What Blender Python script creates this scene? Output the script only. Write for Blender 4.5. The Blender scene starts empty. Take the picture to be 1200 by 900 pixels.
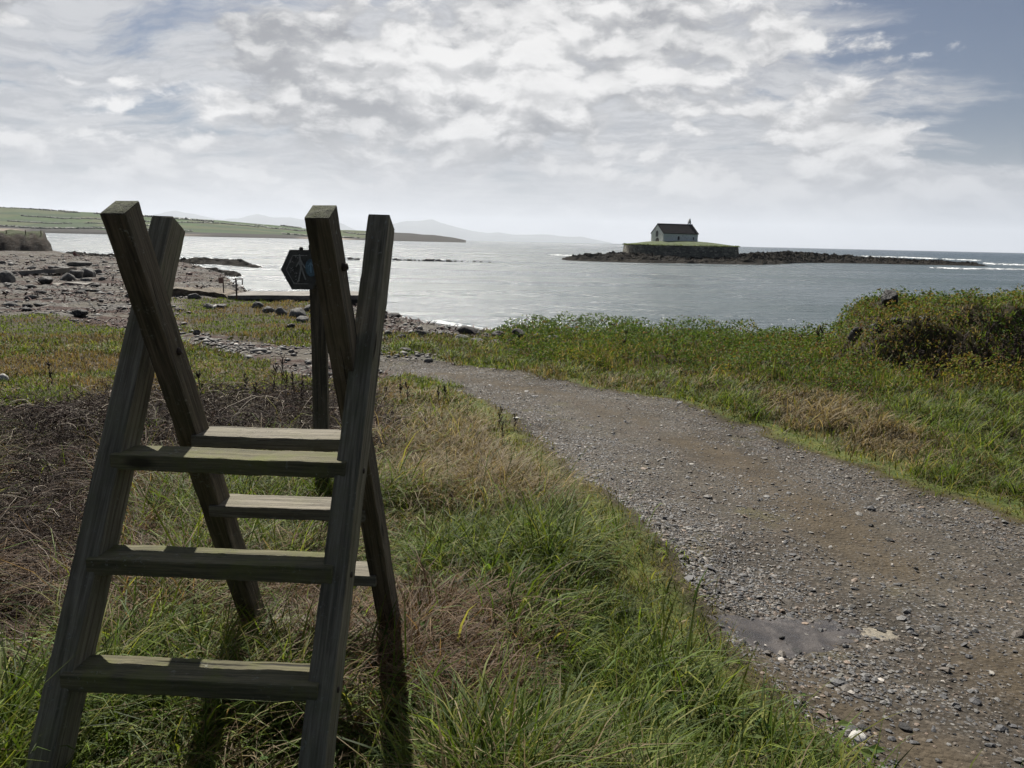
import bpy, bmesh, math, random
import numpy as np
from mathutils import Vector, Matrix, Quaternion
random.seed(7); R=np.random.default_rng(11)
sc=bpy.context.scene; COL=sc.collection
PITCH=.1839; ROLL=.0225; FPX=900.; CAMZ=4.5
D=math.radians
# ------------------------------------------------------------------ view maths (used to place the ground plan)
_c,_s=math.cos(PITCH),math.sin(PITCH)
FW=np.array([0,_c,-_s]); UP0=np.array([0,_s,_c]); RT0=np.array([1.,0,0])
_cr,_sr=math.cos(ROLL),math.sin(ROLL)
RT=RT0*_cr+UP0*_sr; UP=UP0*_cr-RT0*_sr
def ray(px,py):
    d=FW+RT*((px-600)/FPX)+UP*((450-py)/FPX)
    return d
# ------------------------------------------------------------------ numpy noise
def _h(ix,iy,s):
    n=(ix*374761393+iy*668265263+s*1442695041)&0x7fffffff
    n=((n^(n>>13))*1274126177)&0x7fffffff
    n=n^(n>>16)
    return (n&0xffff)/65535.
def vnoise(x,y,s=0):
    x=np.asarray(x,float);y=np.asarray(y,float)
    ix=np.floor(x).astype(np.int64);iy=np.floor(y).astype(np.int64)
    fx=x-ix;fy=y-iy;fx=fx*fx*(3-2*fx);fy=fy*fy*(3-2*fy)
    a=_h(ix,iy,s);b=_h(ix+1,iy,s);c=_h(ix,iy+1,s);d=_h(ix+1,iy+1,s)
    return (a+(b-a)*fx)*(1-fy)+(c+(d-c)*fx)*fy
def fbm(x,y,s=0,o=4,g=.5):
    t=0;a=1;w=0
    for i in range(o):
        t=t+a*vnoise(x*2**i+i*17.3,y*2**i-i*9.1,s+i);w+=a;a*=g
    return t/w   # 0..1
def sstep(a,b,x):
    t=np.clip((np.asarray(x,float)-a)/(b-a),0,1);return t*t*(3-2*t)
# ------------------------------------------------------------------ terrain
shore_px=[(-260,292),(58,293.5),(81,298),(94,300),(130,301.5),(190,304),(232,312),(262,322),(272,333),(300,348),(440,366),(462,376),(500,385),(525,391),(560,396),(620,399),(800,404),(1000,409),(1200,414),(1500,422),(1900,440)]
_th=[];_rs=[]
for px,py in shore_px:
    d=ray(px,py); t=-CAMZ/d[2]; p=d*t
    _th.append(math.atan2(p[0],p[1]));_rs.append(math.hypot(p[0],p[1]))
_th=np.array(_th);_rs=np.array(_rs)
SX,SY,YAW=-.7748,2.2718,.0406
def shoreR(th):
    r=np.interp(th,_th,_rs)
    r=np.where(th<_th[0],_rs[0]*(1+2*(_th[0]-th)),r)
    r=np.where(th>_th[-1],_rs[-1]*(1+2*(th-_th[-1])),r)
    return r
def zland(r,th):
    zl=np.interp(r,[0,2,15,22,30,50,80,110,200],[2.78,2.68,2.0,1.68,1.38,1.1,.85,.62,.5])
    return zl
def zbase(x,y):
    x=np.asarray(x,float);y=np.asarray(y,float)
    r=np.hypot(x,y);th=np.arctan2(x,y)
    Rs=shoreR(th)
    rr=np.where(y<0,r*np.maximum(0,np.cos(th/2)),r)
    zl=zland(rr,th)
    W=np.clip(Rs*.28,7,22)
    t=np.clip((Rs-r)/W,0,1)
    z=zl*t**.75
    z=np.where(r>Rs,np.maximum(-2.8,-.09*(r-Rs)),z)
    # meadow at the stile sits a little above the track
    k=sstep(1.3,-.3,x-.12*y)*sstep(11,3,r)
    z=z+.16*k
    # grassy mound to the right
    mq=x/np.maximum(y,1.)*18;mx=sstep(7.55,8.25,mq+(vnoise(y*.9,y*0,77)-.5)*.5)*sstep(14.8,17.2,y-(x-8)*.06)*(y>1)*sstep(33,22,y)
    prof=np.interp(x,[7,8.3,10,13,18,40],[.95,1.15,1.35,1.45,1.95,2.5])
    z=z+mx*prof
    return z
def znear(x,y):
    """full terrain with relief"""
    x=np.asarray(x,float);y=np.asarray(y,float)
    r=np.hypot(x,y)
    z=zbase(x,y)
    land=sstep(0,.6,z)
    z=z+(fbm(x*.35,y*.35,3,3)-.5)*.22*land*sstep(1.5,8,r)
    z=z+(fbm(x*1.7,y*1.7,5,3)-.5)*.07*land
    mound=sstep(7.55,8.25,x/np.maximum(y,1.)*18)*(y>1)*sstep(14.8,17.2,y-(x-8)*.06)
    z=z+mound*((fbm(x*1.1,y*1.1,8,4)-.5)*.45+(fbm(x*2.6,y*2.6,9,3)-.5)*.30)*land*sstep(60,25,y)
    z=z+(fbm(x*.9,y*.9,14,4)-.5)*.30*sstep(22,40,r)*sstep(.1,.5,z)
    sd_=sdf(TRACK,x,y);rt=sstep(.4,1.4,sd_)*(x>1.2)*(y>1)*sstep(30,24,r)
    z=z+rt*(fbm(x*1.25,y*1.25,15,3)-.5)*.42*sstep(.3,.8,z)
    u_=x-SX;lf=sstep(.35,.9,sd_)*(x<1.2+.3*y)*sstep(13,9,r)*sstep(.9,1.5,r)
    z=z+lf*(fbm(x*2.3,y*2.3,16,3)-.45)*.20
    return z
def hit(px,py):
    d=ray(px,py); t=.5
    while t<600:
        p=d*t
        if CAMZ+p[2]<float(zbase(p[0],p[1])): break
        t*=1.01
    return np.array([p[0],p[1]])
def poly(pxs): return np.array([hit(*p) for p in pxs])
def sdf(P,x,y):
    """signed distance, negative inside"""
    x=np.asarray(x,float);y=np.asarray(y,float)
    dmin=np.full(x.shape,1e9);ins=np.zeros(x.shape,bool)
    n=len(P)
    for i in range(n):
        a=P[i];b=P[(i+1)%n]
        ex,ey=b-a;wx=x-a[0];wy=y-a[1]
        t=np.clip((wx*ex+wy*ey)/(ex*ex+ey*ey+1e-12),0,1)
        dmin=np.minimum(dmin,np.hypot(wx-ex*t,wy-ey*t))
        c=((a[1]<=y)&(b[1]>y))|((b[1]<=y)&(a[1]>y))
        xi=a[0]+(y-a[1])/(np.where(ey==0,1e-9,ey))*ex
        ins^=c&(x<xi)
    return np.where(ins,-dmin,dmin)
tl=[(1025,905),(985,868),(930,820),(880,765),(840,722),(812,690),(780,645),(740,600),(700,562),(650,520),(600,487),(560,466),(520,450),(480,441),(440,437)]
tr=[(440,420),(480,420),(520,425),(560,432),(620,442),(680,452),(740,462),(800,474),(860,492),(920,512),(980,534),(1040,556),(1100,577),(1160,597),(1210,614)]
PL=[hit(*p) for p in tl];PR=[hit(*p) for p in tr]
eR=PR[-1]-PR[-2];eR/=np.linalg.norm(eR);e2=np.array([eR[0]*.72+.0,eR[1]-.35]);e2/=np.linalg.norm(e2)
TRACK=np.array([PL[0]+np.array([.35,-1.0]),*PL,*PR,PR[-1]+eR*1.5,PR[-1]+eR*1.5+e2*5,np.array([4.5,-4.]),np.array([1.6,-4.])])
BEACH=np.vstack([poly([(-320,358),(-100,362),(0,369),(60,372),(140,384),(190,398),(230,412),(300,425),(380,446),(440,446),(520,434),(540,424),(560,412),(590,402)]),
   np.array([[1,60],[40,60],[40,400],[-400,400],[-400,60.]])])
GRASSB=poly([(205,352),(260,350),(330,350),(400,368),(415,392),(390,404),(330,402),(270,392),(205,392)])   # patch on the beach
GRASSC=poly([(455,392),(520,394),(600,404),(620,420),(540,424),(500,417),(455,418)])
STRAWA=poly([(-200,395),(0,418),(140,420),(150,446),(60,455),(0,466),(-200,470)])
STRAWB=poly([(190,424),(300,430),(400,438),(480,438),(480,462),(360,470),(190,462)])
BRAMBLE=np.vstack([poly([(-60,470),(0,468),(60,452),(140,448),(240,454),(330,460),(430,468),(450,500),(400,545),(300,552),(170,560),(135,620),(95,720),(20,800),(-60,830)])])
WRACK=poly([(150,432),(230,428),(330,430),(400,432),(440,440),(400,447),(300,443),(150,444)])
SHRUB=np.vstack([poly([(560,424),(640,430),(740,438),(860,452),(960,470),(1050,480),(1200,470),(1400,470)]),np.array([[30,30],[10,31],[3,30],[-1,27.]])])
STRAWT=poly([(905,475),(960,478),(1010,500),(1080,520),(1060,545),(990,530),(930,500)])
CEN=poly([(520,434),(640,458),(760,490),(860,530),(960,590),(1080,690),(1250,800)]);CEN2=poly([(930,790),(1010,840),(1100,890)])
def pld(P,x,y):
    d=np.full(np.shape(x),1e9)
    for a,c in zip(P[:-1],P[1:]):
        e=c-a;t=np.clip(((x-a[0])*e[0]+(y-a[1])*e[1])/(e@e),0,1);d=np.minimum(d,np.hypot(x-a[0]-e[0]*t,y-a[1]-e[1]*t))
    return d
def centre(x,y):
    n=fbm(x*1.2,y*1.2,25,4)
    return np.clip(np.exp(-(pld(CEN,x,y)/.42)**2)*sstep(.25,.6,n)*1.1+np.exp(-(pld(CEN2,x,y)/.28)**2),0,1)
def zones(x,y):
    j=(fbm(x*2.2,y*2.2,21,3)-.5); r=np.hypot(x,y)
    st=sdf(TRACK,x,y)+j*np.clip(.05*r,.2,.7)
    sb=sdf(BEACH,x,y)+j*1.2
    gb=sdf(GRASSB,x,y)+j*3; gc=sdf(GRASSC,x,y)+j*2
    track=sstep(.12,-.12,st)
    beach=sstep(.4,-.4,sb)*sstep(-.5,.6,gb)*sstep(-.4,.4,gc)
    beach=np.maximum(beach,sstep(.42,.2,zbase(x,y)))*(1-track)
    return track,beach,st
# ------------------------------------------------------------------ mesh helpers
def np_mesh(name,V,Fs,mat,col=None,smooth=False,parent=None,link=True,mats=None,midx=None):
    me=bpy.data.meshes.new(name)
    V=np.asarray(V,np.float32); Fs=np.asarray(Fs,np.int32)
    k=Fs.shape[1];n=len(Fs)
    me.vertices.add(len(V));me.vertices.foreach_set('co',V.ravel())
    me.loops.add(n*k);me.loops.foreach_set('vertex_index',Fs.ravel())
    me.polygons.add(n);me.polygons.foreach_set('loop_start',np.arange(n,dtype=np.int32)*k)
    me.polygons.foreach_set('loop_total',np.full(n,k,np.int32))
    me.polygons.foreach_set('use_smooth',np.full(n,bool(smooth)))
    if col is not None:
        a=me.color_attributes.new('tint','FLOAT_COLOR','POINT')
        c=np.ones((len(V),4),np.float32);c[:,:col.shape[1]]=col
        a.data.foreach_set('color',c.ravel())
    me.materials.append(mat)
    me.update(calc_edges=True);me.validate()
    o=bpy.data.objects.new(name,me)
    if link: COL.objects.link(o)
    if parent is not None: o.parent=parent
    return o
def tag(o,label=None,cat=None,group=None,kind=None):
    if label:o['label']=label
    if cat:o['category']=cat
    if group:o['group']=group
    if kind:o['kind']=kind
    return o
def empty(name,loc,rz=0):
    o=bpy.data.objects.new(name,None);o.location=loc;o.rotation_euler=(0,0,rz);o.empty_display_size=.2;COL.objects.link(o);return o
def bm_obj(name,bm,mat,parent=None,smooth=False):
    me=bpy.data.meshes.new(name);bm.normal_update();bm.to_mesh(me);bm.free();me.materials.append(mat)
    if smooth:
        for p in me.polygons:p.use_smooth=True
    o=bpy.data.objects.new(name,me);COL.objects.link(o)
    if parent is not None:o.parent=parent
    return o
def bm_box(bm,lo,hi,M=None):
    vs=[bm.verts.new((x,y,z)) for x in(lo[0],hi[0]) for y in(lo[1],hi[1]) for z in(lo[2],hi[2])]
    if M is not None:
        for v in vs:v.co=M@v.co
    for f in((0,1,3,2),(4,6,7,5),(0,4,5,1),(2,3,7,6),(0,2,6,4),(1,5,7,3)):bm.faces.new([vs[i] for i in f])
    return vs
def bm_prism(bm,pts,h0,h1,axis='z'):
    """extrude a 2D outline between h0 and h1 along axis"""
    def P(a,b,h): return {'z':(a,b,h),'y':(a,h,b),'x':(h,a,b)}[axis]
    A=[bm.verts.new(P(a,b,h0)) for a,b in pts];B=[bm.verts.new(P(a,b,h1)) for a,b in pts]
    n=len(pts)
    bm.faces.new(A[::-1]);bm.faces.new(B)
    for i in range(n):bm.faces.new((A[i],A[(i+1)%n],B[(i+1)%n],B[i]))
    bmesh.ops.recalc_face_normals(bm,faces=bm.faces)
def bm_tube(bm,pts,rad,seg=6):
    pts=[Vector(p) for p in pts];rings=[]
    if not isinstance(rad,(list,tuple)):rad=[rad]*len(pts)
    for i,p in enumerate(pts):
        t=(pts[min(i+1,len(pts)-1)]-pts[max(i-1,0)]).normalized()
        q=t.to_track_quat('Z','Y')
        rings.append([bm.verts.new(p+q@Vector((math.cos(a)*rad[i],math.sin(a)*rad[i],0))) for a in [2*math.pi*k/seg for k in range(seg)]])
    for a,b in zip(rings,rings[1:]):
        for k in range(seg):bm.faces.new((a[k],a[(k+1)%seg],b[(k+1)%seg],b[k]))
    bm.faces.new(rings[0][::-1]);bm.faces.new(rings[-1])
# ------------------------------------------------------------------ materials
class NT:
    def __init__(s,name,world=None):
        if world: s.t=world.node_tree;s.m=None
        else:
            s.m=bpy.data.materials.new(name);s.m.use_nodes=True;s.t=s.m.node_tree
        s.t.nodes.clear()
    def n(s,ty,**k):
        x=s.t.nodes.new(ty)
        for a,b in k.items():
            if a.startswith('i_'):x.inputs[a[2:].replace('_',' ')].default_value=b
            else:setattr(x,a,b)
        return x
    def put(s,sock,v):
        if v is None:return
        if isinstance(v,bpy.types.NodeSocket):s.t.links.new(v,sock)
        else:
            if isinstance(v,(tuple,list)) and len(v)==3 and sock.type=='RGBA':v=(*v,1)
            sock.default_value=v
    def math(s,op,a,b=None,c=None,clamp=False):
        x=s.n('ShaderNodeMath',operation=op,use_clamp=clamp);s.put(x.inputs[0],a);s.put(x.inputs[1],b);s.put(x.inputs[2],c);return x.outputs[0]
    def vm(s,op,a,b=None,sc=None):
        x=s.n('ShaderNodeVectorMath',operation=op);s.put(x.inputs[0],a);s.put(x.inputs[1],b)
        if sc is not None:s.put(x.inputs['Scale'],sc)
        return x.outputs['Value'] if op in('DOT_PRODUCT','LENGTH') else x.outputs[0]
    def noise(s,vec,scale,detail=4,rough=.5,dist=0,dim='3D'):
        x=s.n('ShaderNodeTexNoise',noise_dimensions=dim);s.put(x.inputs['Vector'],vec);s.put(x.inputs['Scale'],scale);x.inputs['Detail'].default_value=detail;x.inputs['Roughness'].default_value=rough;x.inputs['Distortion'].default_value=dist;return x.outputs['Fac']
    def vor(s,vec,scale,feat='F1',out='Distance',rnd=1):
        x=s.n('ShaderNodeTexVoronoi',feature=feat);s.put(x.inputs['Vector'],vec);s.put(x.inputs['Scale'],scale);x.inputs['Randomness'].default_value=rnd;return x.outputs[out]
    def mix(s,f,a,b,mode='MIX'):
        x=s.n('ShaderNodeMix',data_type='RGBA',blend_type=mode);s.put(x.inputs[0],f);s.put(x.inputs[6],a);s.put(x.inputs[7],b);return x.outputs[2]
    def mr(s,v,a,b,c=0,d=1,smooth=True):
        x=s.n('ShaderNodeMapRange',interpolation_type='SMOOTHSTEP' if smooth else 'LINEAR');s.put(x.inputs[0],v)
        for i,q in enumerate((a,b,c,d)):s.put(x.inputs[i+1],q)
        return x.outputs[0]
    def ramp(s,f,stops):
        x=s.n('ShaderNodeValToRGB');s.put(x.inputs[0],f);e=x.color_ramp.elements
        while len(e)<len(stops):e.new(.5)
        for i,(p,c) in enumerate(stops):e[i].position=p;e[i].color=(*c,1)
        return x.outputs[0]
    def bump(s,h,dist,strength=1,nrm=None):
        x=s.n('ShaderNodeBump');x.inputs['Strength'].default_value=strength;x.inputs['Distance'].default_value=dist;s.put(x.inputs['Height'],h)
        if nrm is not None:s.put(x.inputs['Normal'],nrm)
        return x.outputs[0]
    def out(s,shader,vol=None):
        o=s.n('ShaderNodeOutputMaterial')
        if shader is not None:s.t.links.new(shader,o.inputs['Surface'])
        if vol is not None:s.t.links.new(vol,o.inputs['Volume'])
        return s.m
    def bsdf(s,col,rough=.8,nrm=None,spec=.5,**k):
        b=s.n('ShaderNodeBsdfPrincipled');s.put(b.inputs['Base Color'],col);s.put(b.inputs['Roughness'],rough);b.inputs['Specular IOR Level'].default_value=spec
        if nrm is not None:s.put(b.inputs['Normal'],nrm)
        for a,v in k.items():s.put(b.inputs[a.replace('_',' ')],v)
        return b.outputs[0]
    def coord(s,k='Object'):return s.n('ShaderNodeTexCoord').outputs[k]
    def pos(s):return s.n('ShaderNodeNewGeometry').outputs['Position']
    def mapv(s,v,scale=(1,1,1),loc=(0,0,0)):
        x=s.n('ShaderNodeMapping');s.put(x.inputs['Vector'],v);x.inputs['Scale'].default_value=scale;x.inputs['Location'].default_value=loc;return x.outputs[0]
def simple(name,c,rough=.8,var=.25,scale=8,bump=.0,spec=.4,**k):
    m=NT(name);v=m.coord();n1=m.noise(v,scale,6,.6)
    col=m.mix(m.mr(n1,.3,.7),tuple(x*(1-var) for x in c),tuple(min(1,x*(1+var)) for x in c))
    nr=m.bump(m.noise(v,scale*3,5,.6),bump) if bump else None
    return m.out(m.bsdf(col,rough,nr,spec,**k))
def wood(name,dark,light,green,gamt,seed):
    m=NT(name);oc=m.coord();oi=m.n('ShaderNodeObjectInfo').outputs['Random']
    off=m.n('ShaderNodeCombineXYZ');m.put(off.inputs[0],m.math('MULTIPLY',oi,17.));m.put(off.inputs[2],m.math('MULTIPLY',oi,31.))
    v=m.vm('ADD',oc,off.outputs[0])
    g1=m.noise(m.mapv(v,(60,60,2.2)),1,6,.65,.6)
    g2=m.noise(m.mapv(v,(170,170,5)),1,4,.6,.3)
    crack=m.noise(m.mapv(v,(34,34,1.1)),1,3,.5,.9)
    blot=m.noise(v,9,6,.65)
    lich=m.noise(v,55,6,.7); lich2=m.noise(v,14,5,.7)
    col=m.mix(m.mr(g1,.3,.7),dark,light)
    col=m.mix(m.mr(g2,.35,.75,0,.55),col,tuple(x*.45 for x in dark))
    col=m.mix(m.mr(blot,.42,.72,0,gamt),col,green)
    ck=m.mr(crack,.285,.33,1,0)
    col=m.mix(m.math('MULTIPLY',ck,.85),col,(.012,.011,.01))
    lf=m.math('MULTIPLY',m.mr(lich,.56,.66),m.mr(lich2,.45,.66))
    col=m.mix(m.math('MULTIPLY',lf,.6),col,(.30,.31,.26))
    # knots
    kn=m.vor(m.mapv(v,(5,5,1.9)),1)
    col=m.mix(m.mr(kn,.05,.12,.8,0),col,(.02,.016,.012))
    h=m.math('ADD',m.math('MULTIPLY',g1,.5),m.math('MULTIPLY',g2,.35));h=m.math('SUBTRACT',h,m.math('MULTIPLY',ck,1.3));h=m.math('ADD',h,m.math('MULTIPLY',lf,.3))
    return m.out(m.bsdf(col,.86,m.bump(h,.006,1.),.2))
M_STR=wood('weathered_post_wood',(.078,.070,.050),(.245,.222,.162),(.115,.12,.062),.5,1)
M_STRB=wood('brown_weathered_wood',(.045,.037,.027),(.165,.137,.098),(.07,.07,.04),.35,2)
M_TRD=wood('algae_covered_tread_wood',(.07,.066,.040),(.175,.160,.095),(.11,.12,.035),.8,3)
M_TRDB=wood('bleached_tread_wood',(.10,.09,.07),(.26,.235,.185),(.14,.135,.08),.35,4)
M_MOSS=simple('moss_cap',(.05,.055,.028),.95,.5,60,.006)
def leafmat(name,trans=.35,rough=.55,spec=.3):
    m=NT(name);a=m.n('ShaderNodeVertexColor',layer_name='tint').outputs[0]
    v=m.pos();n=m.noise(v,90,3,.6)
    c=m.mix(m.mr(n,.3,.7,0,.35),a,m.mix(1.,a,(.55,.5,.4),'MULTIPLY'))
    b=m.bsdf(c,rough,None,spec)
    t=m.n('ShaderNodeBsdfTranslucent');m.put(t.inputs[0],m.mix(1.,c,(1.35,1.3,.8),'MULTIPLY'))
    x=m.n('ShaderNodeMixShader');x.inputs[0].default_value=trans;m.t.links.new(b,x.inputs[1]);m.t.links.new(t.outputs[0],x.inputs[2])
    return m.out(x.outputs[0])
M_GRASS=leafmat('grass_blades',.42,.6,.18)
M_LEAF=leafmat('small_leaves',.3,.7,.15)
M_TWIG=leafmat('dead_stems',.0,.8,.15)
def tintstone(name,rough=.75,spec=.4,sc_=40):
    m=NT(name);a=m.n('ShaderNodeVertexColor',layer_name='tint').outputs[0];v=m.pos()
    n=m.noise(v,sc_,6,.65);c=m.mix(m.mr(n,.3,.72,0,.55),a,m.mix(1.,a,(.5,.48,.46),'MULTIPLY'))
    return m.out(m.bsdf(c,rough,m.bump(n,.004,.8),spec))
M_GRAVEL=tintstone('slate_gravel',.62,.5,120)
M_PEBBLE=tintstone('beach_pebbles',.7,.45,18)
def rockmat(name,c1,c2,c3,scale=2.,bump=.05,rough=.85,spec=.35):
    m=NT(name);v=m.coord();n=m.noise(v,scale,8,.65,.3);n2=m.noise(v,scale*5,6,.65);cr=m.vor(m.mapv(v,(1,1,1.8)),scale*1.6,'DISTANCE_TO_EDGE')
    c=m.mix(m.mr(n,.35,.65),c1,c2);c=m.mix(m.mr(n2,.52,.7,0,.7),c,c3)
    c=m.mix(m.mr(cr,0,.05,.6,0),c,tuple(x*.3 for x in c1))
    h=m.math('ADD',n,m.math('MULTIPLY',n2,.4));h=m.math('ADD',h,m.mr(cr,0,.06,-.25,0))
    return m.out(m.bsdf(c,rough,m.bump(h,bump),spec))
M_ROCK=rockmat('grey_boulder',(.06,.06,.058),(.145,.14,.13),(.23,.225,.20),2.2,.06)
M_DROCK=rockmat('dark_wet_rock',(.016,.016,.016),(.04,.038,.036),(.07,.065,.055),1.6,.08,.7,.25)
M_REEF=rockmat('weedy_reef_rock',(.010,.009,.008),(.026,.023,.018),(.06,.048,.03),.35,.3,.95,.08)
M_PALE=rockmat('pale_stone',(.38,.37,.34),(.55,.54,.5),(.25,.24,.22),6,.02)
M_CONC=rockmat('old_concrete',(.13,.12,.105),(.21,.195,.17),(.08,.075,.065),1.2,.03)
M_SLABW=rockmat('dark_weedy_concrete',(.03,.03,.027),(.07,.065,.055),(.05,.06,.03),1.5,.04)
# ground
def groundmat():
    m=NT('coastal_ground');a=m.n('ShaderNodeVertexColor',layer_name='tint');z=m.n('ShaderNodeSeparateColor');m.t.links.new(a.outputs[0],z.inputs[0])
    tr_,be_,tu_=z.outputs[0],z.outputs[1],z.outputs[2]
    v=m.pos()
    big=m.noise(v,.6,5,.6,.4);mid=m.noise(v,3.5,6,.65,.3);fine=m.noise(v,22,6,.7);vf=m.noise(v,90,4,.7)
    soil=m.mix(m.mr(mid,.3,.7),(.026,.021,.012),(.055,.045,.023))
    turf=m.mix(m.mr(mid,.35,.65),(.055,.075,.018),(.11,.115,.03));turf=m.mix(m.mr(fine,.45,.65),turf,(.035,.05,.014))
    soil=m.mix(tu_,soil,turf)
    dirt=m.mix(m.mr(big,.35,.65),(.044,.039,.032),(.080,.072,.058));dirt=m.mix(m.mr(mid,.42,.68,0,.7),dirt,(.065,.053,.043));dirt=m.mix(m.mr(fine,.5,.7,0,.6),dirt,(.22,.19,.155));dirt=m.mix(m.mr(vf,.3,.45,.5,0),dirt,(.05,.042,.035))
    st=m.vor(v,38,'F1');stc=m.vor(v,38,'F1','Color')
    gsel=m.math('MULTIPLY',m.mr(st,.25,.42,1,0),m.mr(m.noise(v,1.3,4,.6),.4,.6))
    sepc=m.n('ShaderNodeSeparateColor');m.t.links.new(stc,sepc.inputs[0])
    gcol=m.ramp(sepc.outputs[0],[(0,(.05,.052,.056)),(.5,(.14,.14,.145)),(.85,(.22,.22,.215)),(1,(.35,.34,.32))])
    dirt=m.mix(m.math('MULTIPLY',gsel,.8),dirt,gcol)
    dirt=m.mix(m.math('MULTIPLY',a.outputs[1],.75),dirt,m.mix(m.mr(mid,.35,.65),(.054,.042,.028),(.084,.066,.042)))
    dirt=m.mix(m.math('MULTIPLY',m.mr(a.outputs[1] if False else m.noise(v,.9,4,.6),.58,.7),.35),dirt,(.10,.095,.035))
    shing=m.vor(m.vm('ADD',v,None),7,'F1');shc=m.vor(v,7,'F1','Color');sp=m.n('ShaderNodeSeparateColor');m.t.links.new(shc,sp.inputs[0])
    peb=m.ramp(sp.outputs[1],[(0,(.05,.048,.045)),(.5,(.10,.096,.088)),(.9,(.16,.15,.138)),(1,(.34,.33,.30))])
    sand=m.mix(m.mr(mid,.35,.65),(.075,.068,.056),(.125,.115,.095))
    be=m.mix(m.mr(m.noise(v,.35,4,.6),.42,.6),peb,sand)
    wr=m.noise(m.mapv(v,(.16,.55,1)),1,6,.68,.6)
    be=m.mix(m.mr(wr,.50,.57,0,.88),be,m.mix(m.mr(fine,.3,.7),(.022,.012,.010),(.065,.034,.026)))
    c=m.mix(tr_,soil,dirt);c=m.mix(be_,c,be)
    h=m.math('ADD',m.math('MULTIPLY',mid,.25),m.math('MULTIPLY',fine,.14));h=m.math('ADD',h,m.math('MULTIPLY',m.math('SUBTRACT',.4,st),m.math('MULTIPLY',tr_,.10)))
    h=m.math('ADD',h,m.math('MULTIPLY',m.math('SUBTRACT',.5,shing),m.math('MULTIPLY',be_,.9)))
    return m.out(m.bsdf(c,.92,m.bump(h,.11,.9),.12))
M_GROUND=groundmat()
# ------------------------------------------------------------------ ground sheets (one polar grid, split into ground, track and beach)
th1=np.radians(np.concatenate([np.arange(-180,-48,3.),np.linspace(-48,48,760),np.arange(51,180,3.)]))
rr1=np.concatenate([[.0],np.geomspace(.35,60,620),np.geomspace(60.6,320,150)])
TH,RR=np.meshgrid(th1,rr1,indexing='ij')
X=RR*np.sin(TH);Y=RR*np.cos(TH)
Z=znear(X,Y)
tk,bh,st_=zones(X,Y)
rut=sstep(.1,-.35,st_)
Z=Z-rut*.06*sstep(0,3,RR)
# hummocky shingle
Z=Z+bh*(fbm(X*3,Y*3,31,3)-.5)*.08
turfm=sstep(.05,.25,st_)*sstep(1.3,.35,st_)*(Y>0)
colg=np.stack([tk,bh,np.clip(turfm,0,1),centre(X,Y)],-1)
nT,nR=TH.shape
def zat(x,y):
    """sampled relief including the track rut"""
    x=np.asarray(x,float);y=np.asarray(y,float)
    t,b,s_=zones(x,y);r=np.hypot(x,y)
    return znear(x,y)-sstep(.1,-.35,s_)*.06*sstep(0,3,r)+b*(fbm(x*3,y*3,31,3)-.5)*.08
I=np.arange(nT);J=np.arange(nR-1)
ii,jj=np.meshgrid(I,J,indexing='ij');i2=(ii+1)%nT
quads=np.stack([ii*nR+jj,i2*nR+jj,i2*nR+jj+1,ii*nR+jj+1],-1).reshape(-1,4)[:,::-1]
V=np.stack([X,Y,Z],-1).reshape(-1,3);CG=colg.reshape(-1,4)
fk=tk.ravel()[quads].mean(1);fb=bh.ravel()[quads].mean(1)
sel=np.where(fk>.5,1,np.where(fb>.5,2,0))
for k,nm in((0,'ground'),(1,'gravel_track'),(2,'beach')):
    q=quads[sel==k];u,inv=np.unique(q,return_inverse=True)
    o=np_mesh(nm,V[u],inv.reshape(-1,4),M_GROUND,CG[u],True);tag(o,kind='structure')
# ------------------------------------------------------------------ sea
def seamat():
    m=NT('sea_water');v=m.pos()
    sw=m.noise(m.mapv(v,(.22,.5,1)),1,5,.6,.4);ch=m.noise(m.mapv(v,(1.1,2.0,1)),1,6,.62,.3);rp=m.noise(m.mapv(v,(5,8,1)),1,5,.65)
    dist=m.vm('LENGTH',v)
    far=m.mr(dist,30,260,.55,.95,False);big_=m.noise(m.mapv(v,(.05,.14,1)),1,4,.6,.3)
    h=m.math('ADD',m.math('MULTIPLY',sw,1.25),m.math('MULTIPLY',ch,.62));h=m.math('ADD',h,m.math('MULTIPLY',rp,.22));h=m.math('ADD',m.math('MULTIPLY',h,far),m.math('MULTIPLY',big_,.8))
    rdg=m.noise(m.mapv(v,(.16,.95,1)),1,5,.6,.5);h=m.math('ADD',h,m.math('MULTIPLY',m.mr(rdg,.52,.62),m.mr(dist,25,160,.30,.75,False)))
    nb=m.bump(h,1.0,.48)
    deep=m.mix(m.mr(dist,60,900),(.030,.052,.060),(.010,.034,.055))
    # bits of foam breaking on the small waves
    fo=m.noise(m.mapv(v,(.35,1.3,1)),1,8,.72,.3)
    c=m.mix(m.math('MULTIPLY',m.mr(fo,.70,.74),m.mr(dist,300,90,0,.25)),deep,(.6,.62,.62))
    return m.out(m.bsdf(c,m.math('ADD',m.mr(dist,30,400,.27,.31),m.mr(m.noise(m.mapv(v,(.012,.05,1)),1,5,.6),.35,.65,-.10,.10)),nb,.5,IOR=1.333))
M_SEA=seamat()
ths=np.radians(np.concatenate([np.arange(-180,-60,6.),np.linspace(-60,60,240),np.arange(66,180,6.)]))
rs=np.concatenate([[0.],np.geomspace(20,9000,260)])
T2,R2=np.meshgrid(ths,rs,indexing='ij')
XS,YS=R2*np.sin(T2),R2*np.cos(T2)
ZS=(fbm(XS*.12,YS*.25,41,3)-.5)*.10*sstep(20,40,R2)*sstep(1500,200,R2)
n1,n2=T2.shape
ii,jj=np.meshgrid(np.arange(n1),np.arange(n2-1),indexing='ij');i2=(ii+1)%n1
q=np.stack([ii*n2+jj,i2*n2+jj,i2*n2+jj+1,ii*n2+jj+1],-1).reshape(-1,4)[:,::-1]
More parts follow.
